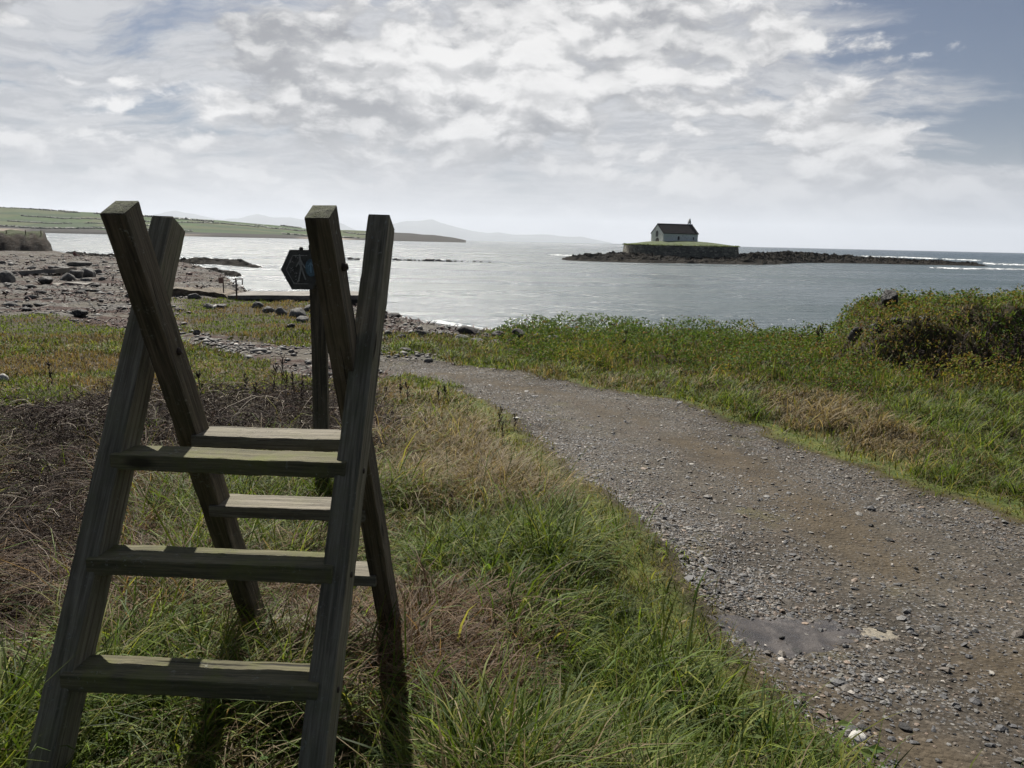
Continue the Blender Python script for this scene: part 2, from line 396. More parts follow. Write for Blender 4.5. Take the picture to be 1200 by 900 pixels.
tag(np_mesh('sea',np.stack([XS,YS,ZS],-1).reshape(-1,3),q,M_SEA,None,True),kind='structure')
# ------------------------------------------------------------------ blades
def blades(name,x,y,z,L,W,az,el,droop,col,mat,seg=4,stuff=True,label=None):
    """curved ribbons; el start elevation (rad), droop = how much the elevation falls along the blade"""
    n=len(x);S=seg
    P=np.zeros((n,S+1,3));P[:,0]=np.stack([x,y,z],-1)
    for k in range(S):
        e=el-droop*((k+.5)/S)**1.3
        P[:,k+1]=P[:,k]+np.stack([np.cos(e)*np.sin(az),np.cos(e)*np.cos(az),np.sin(e)],-1)*(L/S)[:,None]
    wa=az+np.pi/2+R.normal(0,.5,n)
    wd=np.stack([np.sin(wa),np.cos(wa),np.zeros(n)],-1)
    t=np.linspace(0,1,S+1);prof=np.where(t<.35,.75+.7*t,1-(np.clip(t-.35,0,1)/.65)**1.6*.93)
    off=wd[:,None,:]*(W[:,None]*prof[None,:]*.5)[:,:,None]
    VV=np.stack([P-off,P+off],2).reshape(n,-1,3)     # n, 2(S+1)
    base=np.arange(n)[:,None]*(2*(S+1))
    f=np.concatenate([np.stack([base+2*k,base+2*k+1,base+2*k+3,base+2*k+2],-1) for k in range(S)],1).reshape(-1,4)
    cc=np.repeat(col,2*(S+1),axis=0)
    o=np_mesh(name,VV.reshape(-1,3),f,mat,cc,True)
    if stuff:tag(o,label,None,None,'stuff')
    return o
def lsample(n,th0,th1_,r0,r1):
    th=R.uniform(D(th0),D(th1_),n);r=np.exp(R.uniform(math.log(r0),math.log(r1),n))
    return r*np.sin(th),r*np.cos(th)
# grass colours (albedo)
GREEN=np.array([[.085,.125,.018],[.125,.165,.025],[.055,.085,.016],[.17,.20,.035],[.10,.125,.04],[.20,.21,.05]])*np.array([.80,.90,.75])
STRAW=np.array([[.30,.235,.125],[.24,.18,.095],[.38,.31,.18],[.16,.11,.055],[.22,.185,.10]])*.80
RUST=np.array([[.17,.108,.060],[.13,.080,.045],[.24,.165,.10],[.085,.055,.034]])*.85
def pick(P,n,v=.18):
    c=P[R.integers(0,len(P),n)];return np.clip(c*(1+R.normal(0,v,(n,1))),.008,.8)
W0=lambda px,py:hit(px,py)
def blob(x,y,px,py,rad,asp=1.):
    c=W0(px,py);return np.exp(-(((x-c[0])/rad)**2+((y-c[1])/(rad*asp))**2))
# stile numbers (fitted)
SX,SY,YAW=-.7748,2.2718,.0406
def SW(u,v,z):return (SX+u*math.cos(YAW)+v*math.sin(YAW),SY-u*math.sin(YAW)+v*math.cos(YAW),z+2.9)
def near_stile(x,y):
    dx=x-SX;dy=y-SY;u=dx*math.cos(YAW)-dy*math.sin(YAW);v=dx*math.sin(YAW)+dy*math.cos(YAW)
    return u,v
def meadow():
    NTUFT=19000
    x,y=lsample(NTUFT,-44,44,1.15,21)
    t,b,st=zones(x,y)
    sm=sdf(SHRUB,x,y)
    keep=(st>.02)&(b<.5)&(sm>-.8)
    # inside the track strip a few tufts only
    turf=np.exp(-((st-.0)/.38)**2)*(y>1)
    turf_r=turf*(x>1.5+y*.1)
    strip=np.where((y>2.1)&(y<14),np.interp(y,[2.1,3.0,9,14],[.26,.6,.5,.1]),.30);strip=np.where(x>1.5+y*.35,.35,strip)*(.75+.5*fbm(x*1.6,y*1.6,63,2))
    keep&=(st>strip)|(R.random(NTUFT)<.04)
    br=sdf(BRAMBLE,x,y);keep&=(fbm(x*3.3,y*3.3,64,2)>.30);keep&=(br>-.1)|(R.random(NTUFT)<.05+.14*sstep(2.6,1.6,np.hypot(x,y)))
    x,y,st,turf,br=[a[keep] for a in(x,y,st,turf,br)]
    n=len(x);r=np.hypot(x,y)
    big=fbm(x*.7,y*.7,61,3);m2=fbm(x*2.3,y*2.3,67,3)
    straw=sstep(.46,.60,big*.6+m2*.4)*np.where(x>1.5+y*.35,.35,.75)
    straw=np.clip(straw*.7+.9*blob(x,y,560,500,1.9,1.6)+.7*blob(x,y,480,560,.8)+.55*blob(x,y,600,560,.9)-.6*blob(x,y,640,640,.9)-.55*blob(x,y,650,800,.7)-.3*blob(x,y,560,700,.6)+1.0*(sdf(STRAWT,x,y)<.3)+.9*(sdf(STRAWA,x,y)<0)+.9*(sdf(STRAWB,x,y)<0)+.45*blob(x,y,1180,770,2),.03,.95)
    rust=np.clip(.95*blob(x,y,500,780,.42)+.8*blob(x,y,470,735,.35)+.7*blob(x,y,535,735,.25)+.7*blob(x,y,450,830,.3)+.8*blob(x,y,440,740,.30)+.5*blob(x,y,560,830,.25)+.6*blob(x,y,330,740,.5)+.7*blob(x,y,100,700,.9)+.5*blob(x,y,200,560,1.3)+.5*(br<0.2),0,.95)
    h=(.11+.23*sstep(.3,.75,fbm(x*1.5,y*1.5,71,3)))*(1-.6*turf)*(.6+.8*R.random(n))
    h*=1-.35*sstep(8,18,r)
    h=np.where(rust>.5,h*1.25+.04,h)
    h=np.where((sdf(STRAWA,x,y)<.2)|(sdf(STRAWB,x,y)<.3),h*.4,h)
    u,v=near_stile(x,y)
    ins=(u>-.6)&(u<.42)&(v>-.75)&(v<.75);h=np.where(ins,np.minimum(h,.24),h);h=np.where(ins&(v>.0),.27,h)
    front=(y<1.75)&(x<.3);h=np.where(front,np.minimum(h,.25),h)
    nb=np.where(turf>.5,16,26)
    idx=np.repeat(np.arange(n),nb);N=len(idx)
    spread=(.03+.05*R.random(n))*(1+.05*r)
    bx=x[idx]+R.normal(0,1,N)*spread[idx];by=y[idx]+R.normal(0,1,N)*spread[idx]
    t2,b2,s2=zones(bx,by);k=s2>-.03+R.normal(0,.05,N);bx,by,idx=bx[k],by[k],idx[k];N=len(idx)
    tuftaz=R.uniform(0,2*np.pi,n)
    wind=D(60)
    az=np.where(R.random(N)<.35,tuftaz[idx]+R.normal(0,.8,N),R.uniform(0,2*np.pi,N));az=np.where(R.random(N)<.18,wind+R.normal(0,.6,N),az)
    L=h[idx]*R.uniform(.55,1.35,N)*1.25
    q=R.random(N);isr=q<rust[idx];iss=(~isr)&(R.random(N)<straw[idx])
    # tufts tend to be of one sort
    tt=R.random(n);iss=np.where((tt[idx]<.3)&~isr,straw[idx]>.45,iss)
    col=pick(GREEN,N);hs=R.random(n);col*= (0.6+.9*hs[idx])[:,None]*np.clip(np.exp(R.normal(0,.28,N)),.4,1.6)[:,None];col=np.minimum(col,.24)
    zs=((sdf(STRAWA,x,y)<.2)|(sdf(STRAWB,x,y)<.5))[idx];iss=iss|(zs&(R.random(N)<.8));col[iss]=pick(STRAW,N)[iss];q_=zs&iss;col[q_]=pick(np.array([[.22,.15,.08],[.17,.12,.06],[.26,.19,.10]]),N)[q_];col[isr]=pick(RUST,N)[isr]
    el=np.clip(R.normal(1.2,.28,N),.3,1.55);el=np.where(iss|isr,el-.12,el)
    droop=R.uniform(.6,2.7,N)+np.where(iss|isr,.35,0)
    rad=np.hypot(bx,by)
    Wd=np.maximum(np.where(iss|isr,.0042,.0062)*np.clip(np.exp(R.normal(0,.35,N)),.5,1.7),rad*.0009)
    bz=zat(bx,by)-.01
    blades('meadow_grass',bx,by,bz,L,Wd,az,el,droop,col,M_GRASS,4)
meadow()
def carpet():
    """dense short understorey so no bare soil shows, and the close turf by the track"""
    N=190000
    x,y=lsample(N,-44,44,1.1,24)
    t,b,st=zones(x,y);br=sdf(BRAMBLE,x,y)
    keep=(st>-.04+R.normal(0,.05,N))&(b<.45)&((br>0)|(R.random(N)<.12))
    x,y,st,br=[a[keep] for a in(x,y,st,br)];N=len(x);r=np.hypot(x,y)
    turf=np.exp(-(st/.42)**2)
    L=np.where(R.random(N)<turf,.025,.09)*R.uniform(.6,1.5,N)*(1+.03*r)
    q=R.random(N);big=fbm(x*1.1,y*1.1,81,3)
    col=pick(GREEN*np.array([1.05,.92,.9]),N);s=q<.35+.5*sstep(.48,.62,big)*(1-turf);col[s]=pick(STRAW*.8,N)[s]
    s=(br<.1)&(R.random(N)<.8);col[s]=pick(RUST*.7,N)[s]
    sz=(sdf(STRAWB,x,y)<.5)|((sdf(STRAWA,x,y)<.2)&(fbm(x*.6,y*.6,83,3)+.02*(17-y)>.47));s=sz&(R.random(N)<.85);col[s]=pick(np.array([[.22,.15,.08],[.17,.12,.06],[.26,.19,.10],[.14,.12,.045]]),N)[s];L=np.where(sz,.06,L)
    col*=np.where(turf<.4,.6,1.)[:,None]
    y2=(R.random(N)<.45*turf);col[y2]=pick(np.array([[.14,.14,.035],[.17,.15,.05]]),N)[y2]
    blades('short_turf',x,y,zat(x,y)-.005,L,np.maximum(.004,r*.0013)*R.uniform(.7,1.3,N),R.uniform(0,6.28,N),np.clip(R.normal(1.1,.3,N),.2,1.5),R.uniform(.2,1.4,N),col,M_GRASS,2)
carpet()
def beach_grass():
    N=110000
    x,y=lsample(N,-48,4,12,44)
    j=(fbm(x*1.2,y*1.2,91,3)-.5)
    gb=sdf(GRASSB,x,y)+j*3.2;gc=sdf(GRASSC,x,y)+j*2;sb=sdf(BEACH,x,y)
    t,b,st=zones(x,y)
    keep=((gb<0)|(gc<0)|((sb>-.3)&(b<.5)))&(st>0)
    x,y,gb,gc=[a[keep] for a in(x,y,gb,gc)];N=len(x);r=np.hypot(x,y)
    big=fbm(x*.5,y*.5,93,3)
    col=pick(GREEN,N);s=R.random(N)<sstep(.42,.6,big);col[s]=pick(np.array([[.17,.12,.06],[.15,.10,.05],[.14,.12,.05],[.12,.11,.045]]),N)[s]
    blades('beach_turf',x,y,zat(x,y)-.01,R.uniform(.05,.18,N)*(.5+big),r*.0009*R.uniform(.7,1.4,N),R.uniform(0,6.28,N),R.normal(1.15,.25,N),R.uniform(.3,1.5,N),col,M_GRASS,3)
beach_grass()
# ------------------------------------------------------------------ tangles of dead stems
def tubes(name,P,rad,col,mat,kind='stuff'):
    """P n,k,3 ; rad n,k"""
    n,k,_=P.shape
    T=np.gradient(P,axis=1);T/=np.linalg.norm(T,axis=2,keepdims=True)+1e-9
    A=np.cross(T,np.array([.3,.2,.93]));A/=np.linalg.norm(A,axis=2,keepdims=True)+1e-9
    B=np.cross(T,A)
    rings=np.stack([P+(A*math.cos(a)+B*math.sin(a))*rad[:,:,None] for a in(0,2.0944,4.1888)],2)
    VV=rings.reshape(-1,3)
    b=(np.arange(n)[:,None,None]*k+np.arange(k-1)[None,:,None])*3
    s=np.arange(3)[None,None,:];s2=(s+1)%3
    f=np.stack([b+s,b+s2,b+3+s2,b+3+s],-1).reshape(-1,4)
    o=np_mesh(name,VV,f,mat,np.repeat(col,k*3,axis=0),True)
    if kind:tag(o,kind=kind)
    return o
def bramble():
    N=44000
    x,y=lsample(N,-48,-3,1.4,12)
    br=sdf(BRAMBLE,x,y)+(fbm(x*1.6,y*1.6,101,3)-.5)*1.1
    u,v=near_stile(x,y)
    keep=(br<.05)&~((u>-.55)&(u<.4)&(v>-.8)&(v<.6));x,y=x[keep],y[keep];n=len(x);r=np.hypot(x,y)
    K=7;P=np.zeros((n,K,3));P[:,0]=np.stack([x,y,zat(x,y)+R.uniform(0,.26,n)*(.3+1.1*fbm(x*1.4,y*1.4,5,2))],-1)
    az=R.uniform(0,6.28,n);el=R.uniform(-.1,1.2,n);L=R.uniform(.12,.5,n)
    for k in range(K-1):
        az=az+R.normal(0,.35,n);el=el-R.uniform(.05,.42,n)
        P[:,k+1]=P[:,k]+np.stack([np.cos(el)*np.sin(az),np.cos(el)*np.cos(az),np.sin(el)],-1)*(L/K)[:,None]
    P[:,:,2]=np.maximum(P[:,:,2],zat(P[:,:,0],P[:,:,1])+.01)
    rad=np.maximum(R.uniform(.0010,.0028,n),r*.00042)[:,None]*np.linspace(1,.5,K)[None,:]
    col=pick(np.array([[.029,.020,.017],[.022,.016,.014],[.043,.029,.022],[.058,.041,.032]]),n)
    s=R.random(n)<.05;col[s]=pick(np.array([[.34,.30,.25],[.26,.22,.19]]),n)[s]
    tubes('bramble_tangle',P,rad,col,M_TWIG)
    k2=R.permutation(n)[:420];x2,y2=x[k2],y[k2];m_=len(k2);K=9;P=np.zeros((m_,K,3));P[:,0]=np.stack([x2,y2,zat(x2,y2)+R.uniform(.02,.15,m_)],-1)
    az=R.uniform(0,6.28,m_);el=R.uniform(.3,1.4,m_);L=R.uniform(.35,.95,m_)
    for k in range(K-1):
        az=az+R.normal(0,.25,m_);el=el-R.uniform(.05,.38,m_);P[:,k+1]=P[:,k]+np.stack([np.cos(el)*np.sin(az),np.cos(el)*np.cos(az),np.sin(el)],-1)*(L/K)[:,None]
    P[:,:,2]=np.maximum(P[:,:,2],zat(P[:,:,0],P[:,:,1])+.02)
    rad=np.maximum(R.uniform(.0014,.0028,m_),np.hypot(x2,y2)*.0005)[:,None]*np.linspace(1,.45,K)[None,:]
    col=pick(np.array([[.32,.28,.23],[.24,.20,.17],[.10,.06,.05],[.38,.34,.28]]),m_);tubes('long_bramble_stems',P,rad,col,M_TWIG)
    N_=4200;x3,y3=lsample(N_,-48,-3,1.5,11);br=sdf(BRAMBLE,x3,y3);u,v=near_stile(x3,y3);kk=(br<-.02)&~((u>-.6)&(u<.45)&(v>-.9)&(v<.7))&(fbm(x3*2,y3*2,201,3)>.42);x3,y3=x3[kk],y3[kk];m_=len(x3);K=6;P=np.zeros((m_,K,3));P[:,0]=np.stack([x3,y3,zat(x3,y3)],-1)
    az=R.uniform(0,6.28,m_);el=R.uniform(.9,1.55,m_);L=R.uniform(.16,.42,m_)
    for k in range(K-1):
        az=az+R.normal(0,.4,m_);el=el-R.normal(.06,.12,m_);P[:,k+1]=P[:,k]+np.stack([np.cos(el)*np.sin(az),np.cos(el)*np.cos(az),np.sin(el)],-1)*(L/K)[:,None]
    rad=np.maximum(R.uniform(.0014,.0026,m_),np.hypot(x3,y3)*.0005)[:,None]*np.linspace(1,.5,K)[None,:]
    tubes('upright_dead_stems',P,rad,pick(np.array([[.035,.024,.022],[.055,.035,.03],[.022,.018,.018]]),m_),M_TWIG)
    # curled dead leaves caught in it
    N=60000
    x,y=lsample(N,-48,-3,1.4,12);br=sdf(BRAMBLE,x,y)+(fbm(x*1.6,y*1.6,101,3)-.5)*1.1;u,v=near_stile(x,y)
    keep=(br<.05)&~((u>-.55)&(u<.4)&(v>-.8)&(v<.6));x,y=x[keep],y[keep];n=len(x);r=np.hypot(x,y)
    z=zat(x,y)+R.uniform(0,.22,n)*(.3+fbm(x*1.4,y*1.4,5,2))
    col=pick(np.array([[.032,.021,.017],[.050,.030,.021],[.022,.016,.015],[.038,.033,.016]]),n)
    leaves('dead_bramble_leaves',x,y,z,np.maximum(.012,r*.0028)*R.uniform(.6,1.3,n),col,M_TWIG)
def leaves(name,x,y,z,size,col,mat,flat=.6,kind='stuff'):
    n=len(x)
    q=R.normal(0,1,(n,3));q[:,2]=np.abs(q[:,2])+flat;N_=q/np.linalg.norm(q,axis=1,keepdims=True)
    a=np.cross(N_,R.normal(0,1,(n,3)));a/=np.linalg.norm(a,axis=1,keepdims=True);b=np.cross(N_,a)
    c=np.stack([x,y,z],-1);s=size[:,None]
    v=np.stack([c-a*s*.6,c+b*s*.32+N_*s*.10,c+a*s*.65,c-b*s*.32+N_*s*.10],1)
    f0=np.arange(n)[:,None]*4
    f=np.concatenate([np.stack([f0[:,0],f0[:,0]+1,f0[:,0]+2],-1),np.stack([f0[:,0],f0[:,0]+2,f0[:,0]+3],-1)])
    o=np_mesh(name,v.reshape(-1,3),f,mat,np.repeat(col,4,axis=0),False)
    if kind:tag(o,kind=kind)
    return o
bramble()
# ------------------------------------------------------------------ leafy ground cover on the right
def shrubs():
    N=260000
    x,y=lsample(N,-6,50,7,30)
    j=fbm(x*1.1,y*1.1,111,3)-.5
    s=sdf(SHRUB,x,y)+j*1.6
    mound=sstep(7.55,8.25,x/np.maximum(y,1.)*18)*(y>1)*sstep(14.6,16.6,y-(x-8)*.06)
    Rs=shoreR(np.arctan2(x,y));r=np.hypot(x,y)
    keep=((s<0)|(mound>.3))&(r<Rs-9)&(R.random(N)<np.where(mound>.3,.8,1))
    x,y,s,mound,r=[a[keep] for a in(x,y,s,mound,r)];n=len(x)
    clump=fbm(x*1.15,y*1.15,113,3);c2=fbm(x*2.6,y*2.6,117,2)
    H=(.04+.52*sstep(.38,.66,clump)+.14*c2)*sstep(.1,-1.2,s)
    H=np.where(mound>.3,.10+.28*sstep(.45,.7,c2),H)
    z=zat(x,y)+H*np.sqrt(R.random(n))
    hue=fbm(x*.55,y*.55,119,3)
    col=pick(np.array([[.065,.115,.02],[.09,.15,.028],[.045,.085,.02],[.13,.18,.04]]),n)
    yl=R.random(n)<.55*sstep(.45,.65,hue);col[yl]=pick(np.array([[.22,.20,.04],[.17,.18,.035],[.25,.20,.05]]),n)[yl]
    warm=blob(x,y,1060,425,3.5,1.2)*.3;rr=R.random(n)<warm;col[rr]=pick(np.array([[.17,.10,.035],[.12,.065,.03],[.19,.14,.05]]),n)[rr]
    m=(mound>.3);k=m&(R.random(n)<.08);col[k]=pick(np.array([[.06,.055,.022],[.045,.05,.02],[.09,.08,.03]]),n)[k]
    br_=(R.random(n)<.08);col[br_]=pick(RUST,n)[br_]
    leaves('leafy_ground_cover',x,y,z,r*.0027*R.uniform(.6,1.4,n),col,M_LEAF,.3)
    # upright stems of grass through it
    N=60000
    x,y=lsample(N,-6,50,6,30)
    s=sdf(SHRUB,x,y)+(fbm(x*1.1,y*1.1,111,3)-.5)*1.6
    mound=sstep(7.55,8.25,x/np.maximum(y,1.)*18)*(y>1)*sstep(14.6,16.6,y-(x-8)*.06)
    Rs=shoreR(np.arctan2(x,y));r=np.hypot(x,y);t,b,st=zones(x,y)
    keep=((s<.3)|(mound>.2))&(r<Rs-9)&(st>.2)
    x,y,s,mound,r=[a[keep] for a in(x,y,s,mound,r)];n=len(x)
    clump=fbm(x*.8,y*.8,113,3)
    H=(.06+.3*sstep(.35,.7,clump))*sstep(.1,-1.2,s);H=np.where(mound>.3,.12,H)
    col=pick(GREEN,n);q=R.random(n)<.35;col[q]=pick(STRAW*.8,n)[q]
    blades('grass_through_cover',x,y,zat(x,y)+H*.3,(.12+H*.55)*R.uniform(.4,1.2,n),r*.0009*R.uniform(.7,1.3,n),R.uniform(0,6.28,n),R.normal(1.3,.2,n),R.uniform(.2,1.2,n),col,M_GRASS,3)
shrubs()
def lowleaves():
    """silverweed and clover creeping along the left edge of the track and under the stile"""
    N=60000
    x,y=lsample(N,-36,32,1.1,6)
    t,b,st=zones(x,y)
    p=np.exp(-((st-.12)/.22)**2)*sstep(3.4,2.2,np.hypot(x,y))*(x>.2)
    p=np.maximum(p,.5*sstep(.55,.7,fbm(x*2,y*2,131,3))*(np.hypot(x,y)<3.5))
    p=np.maximum(p,.75*blob(x,y,160,880,.35))
    keep=(R.random(N)<p)&(st>-.12);x,y=x[keep],y[keep];n=len(x);r=np.hypot(x,y)
    col=pick(np.array([[.05,.10,.022],[.07,.13,.03],[.10,.14,.035],[.04,.075,.02]]),n)
    N2=2600;x4,y4=lsample(N2,-40,30,1.25,3.2);kk=(fbm(x4*3,y4*3,133,3)>.52)&(zones(x4,y4)[2]>.05);x4,y4=x4[kk],y4[kk];n4=len(x4)
    leaves('broad_weed_leaves',x4,y4,zat(x4,y4)+R.uniform(.02,.14,n4),R.uniform(.025,.055,n4),pick(np.array([[.04,.085,.02],[.06,.11,.025],[.085,.12,.03]]),n4),M_LEAF,1.0)
    leaves('creeping_leaves',x,y,zat(x,y)+.008+R.uniform(0,.05,n),np.maximum(.016,r*.004)*R.uniform(.6,1.3,n),col,M_LEAF,1.2)
lowleaves()
# ------------------------------------------------------------------ loose stones
_ico=None
def ico(sub):
    bm=bmesh.new();bmesh.ops.create_icosphere(bm,subdivisions=sub,radius=1);bm.verts.ensure_lookup_table()
    v=np.array([v.co[:] for v in bm.verts]);f=np.array([[q.index for q in p.verts] for p in bm.faces]);bm.free();return v,f
def stones(name,x,y,z,size,flat,col,mat,sub=1,jit=.22,smooth=False,kind='stuff'):
    v0,f0=ico(sub);n=len(x);m=len(v0)
    VR=16;var=v0[None]*(1+R.normal(0,jit,(VR,m,1)))
    v=var[R.integers(0,VR,n)]
    sx=R.uniform(.7,1.35,n);sy=R.uniform(.55,1.0,n)
    v=v*np.stack([sx*size,sy*size,flat*size],-1)[:,None,:]
    tilt=R.normal(0,.25,n);c,s=np.cos(tilt),np.sin(tilt)
    vx=v[...,0]*c[:,None]-v[...,2]*s[:,None];vz=v[...,0]*s[:,None]+v[...,2]*c[:,None];vy=v[...,1]
    a=R.uniform(0,6.28,n);c,s=np.cos(a),np.sin(a)
    X_=vx*c[:,None]-vy*s[:,None]+x[:,None];Y_=vx*s[:,None]+vy*c[:,None]+y[:,None];Z_=vz+z[:,None]
    VV=np.stack([X_,Y_,Z_],-1).reshape(-1,3)
    f=(f0[None]+np.arange(n)[:,None,None]*m).reshape(-1,3)
    o=np_mesh(name,VV,f,mat,np.repeat(col,m,axis=0),smooth)
    if kind:tag(o,kind=kind)
    return o
SL=np.array([[.082,.082,.085],[.11,.11,.11],[.15,.147,.14],[.055,.055,.058],[.19,.18,.16],[.13,.11,.085],[.10,.08,.06]])
def gravel():
    N=230000
    x,y=lsample(N,-14,46,1.6,19)
    t,b,st=zones(x,y);r=np.hypot(x,y)
    raw=sdf(TRACK,x,y)
    # distance-based bands: thick at both edges, worn thin along the wheel lines
    right=np.array(PR);dr=np.full(len(x),1e9)
    for a,c in zip(right[:-1],right[1:]):
        e=c-a;tt=np.clip(((x-a[0])*e[0]+(y-a[1])*e[1])/(e@e),0,1);dr=np.minimum(dr,np.hypot(x-a[0]-e[0]*tt,y-a[1]-e[1]*tt))
    left=np.array(PL);dl=np.full(len(x),1e9)
    for a,c in zip(left[:-1],left[1:]):
        e=c-a;tt=np.clip(((x-a[0])*e[0]+(y-a[1])*e[1])/(e@e),0,1);dl=np.minimum(dl,np.hypot(x-a[0]-e[0]*tt,y-a[1]-e[1]*tt))
    n1=fbm(x*1.3,y*1.3,141,4)
    p=.26+1.2*np.exp(-(dr/.55)**2)+.8*np.exp(-((dl-.35)/.5)**2)*sstep(3.3,4.3,r)+.6*sstep(.5,.64,n1)
    p*=1-.97*np.clip(1.6*blob(x,y,905,730,.36,.42),0,1);p*=1-.6*blob(x,y,1130,860,.5)
    p*=1-.62*centre(x,y)
    keep=(st<.02)&(R.random(N)<p)
    x,y=x[keep],y[keep];n=len(x);r=np.hypot(x,y)
    size=np.maximum(np.exp(R.normal(math.log(.0070),.52,n)),r*.00095);size=np.minimum(size,.05)
    col=pick(SL*.74,n,.2);w=R.random(n)<.02;col[w]=pick(np.array([[.34,.32,.28],[.4,.37,.33]]),n)[w];w=R.random(n)<.10;col[w]=pick(np.array([[.18,.13,.09],[.14,.10,.07]]),n)[w]
    stones('gravel',x,y,zat(x,y)+size*.12,size,R.uniform(.28,.6,n),col,M_GRAVEL,1,.2)
gravel()
def pebbles():
    N=60000
    x,y=lsample(N,-50,6,11,150)
    t,b,st=zones(x,y);r=np.hypot(x,y);zz=zbase(x,y)
    wr=fbm(x*.16+3,y*.5,151,4)
    keep=(b>.4)&(zz>.02)&(R.random(N)<.25+.75*sstep(.4,.6,fbm(x*.4,y*.4,153,3)));x,y=x[keep],y[keep];n=len(x);r=np.hypot(x,y)
    size=np.minimum(np.exp(R.normal(math.log(.035),.6,n))*(.6+r*.012),.4)
    col=pick(np.array([[.07,.068,.063],[.10,.097,.09],[.14,.135,.125],[.045,.043,.041],[.085,.07,.055]]),n,.22);w=R.random(n)<.03;col[w]=pick(np.array([[.5,.48,.44]]),n)[w]
    s=R.random(n)<sstep(.45,.6,fbm(x*.16,y*.55,155,4))*.7;col[s]=pick(np.array([[.07,.035,.03],[.045,.025,.022],[.10,.055,.045]]),n)[s]
    stones('pebbles',x,y,zat(x,y)+size*.15,size,R.uniform(.4,.75,n),col,M_PEBBLE,1,.13,True)
    # strands of seaweed left by the tide
    N=26000
    x,y=lsample(N,-46,4,12,90);t,b,st=zones(x,y)
    wz=sdf(WRACK,x,y)+(fbm(x,y,157,3)-.5)*1.5
    keep=(b>.5)&(((sstep(.50,.62,fbm(x*.16,y*.55,155,4)))>R.random(N))|(wz<0));x,y=x[keep],y[keep];n=len(x);r=np.hypot(x,y)
    blades('seaweed_wrack',x,y,zat(x,y)+.02,R.uniform(.15,.4,n)*(.6+r*.02),r*.0018*R.uniform(.7,1.5,n),R.uniform(0,6.28,n),R.uniform(.2,.9,n),R.uniform(.6,1.5,n),pick(np.array([[.055,.027,.022],[.04,.02,.018],[.08,.043,.03],[.028,.017,.015]]),n),M_TWIG,3)
pebbles()
# ------------------------------------------------------------------ the ladder stile
def frame_obj(name,o3,ex,ey,ez,w,d,L,mat,parent,seg=44,cut=None,seed=0,rough_=.0016):
    """box w x d x L, local z along the grain, origin at o3 (world), ex,ey,ez orthonormal"""
    bm=bmesh.new();bmesh.ops.create_cube(bm,size=1)
    for v in bm.verts:v.co=Vector((v.co.x*w,v.co.y*d,(v.co.z+.5)*L))
    bmesh.ops.bevel(bm,geom=bm.edges[:],offset=.0045,segments=2,profile=.6,affect='EDGES')
    for k in range(1,seg):
        z=L*k/seg
        bmesh.ops.bisect_plane(bm,geom=bm.verts[:]+bm.edges[:]+bm.faces[:],plane_co=(0,0,z),plane_no=(0,0,1))
    rn=np.random.default_rng(seed)
    ph=rn.uniform(0,9,6)
    for v in bm.verts:
        z=v.co.z;a=math.sin(z*5+ph[0])*.5+math.sin(z*13+ph[1])*.3+math.sin(z*31+ph[2]+v.co.x*40)*.3
        b=math.sin(z*6+ph[3])*.5+math.sin(z*17+ph[4])*.3+math.sin(z*37+ph[5]+v.co.y*40)*.3
        v.co.x+=a*rough_;v.co.y+=b*rough_
        v.co.x+=rn.normal(0,.0005);v.co.y+=rn.normal(0,.0005)
    me=bpy.data.meshes.new(name);bm.to_mesh(me);bm.free();me.materials.append(mat)
    for p in me.polygons:p.use_smooth=False
    o=bpy.data.objects.new(name,me);COL.objects.link(o)
    M=Matrix(((ex[0],ey[0],ez[0],o3[0]),(ex[1],ey[1],ez[1],o3[1]),(ex[2],ey[2],ez[2],o3[2]),(0,0,0,1)))
    if parent is not None:
        o.parent=parent;o.matrix_parent_inverse=Matrix.Identity(4);o.matrix_basis=Matrix.Translation(-parent.location)@M
    else:o.matrix_basis=M
    return o
cY,sY=math.cos(YAW),math.sin(YAW)
def SV(u,v,z):return Vector((u*cY+v*sY,-u*sY+v*cY,z))
stile=empty('ladder_stile',SW(0,0,0))
tag(stile,'weathered grey wooden ladder stile with two crossed ladders of steps standing in long grass','stile')
P=dict(leanF=.0145,leanB=-.0201,vF=-.5593,tF=.5555,vB=.5057,tB=.4576,wF=.073,dF=.1027,wB=.0663,dB=.0869)
KB=1.07
M_IRON=simple('rusted_iron',(.035,.024,.018),.8,.4,60)
def BK(o):
    c=Vector((0,0,CAMZ));return c+(Vector(o)-c)*KB
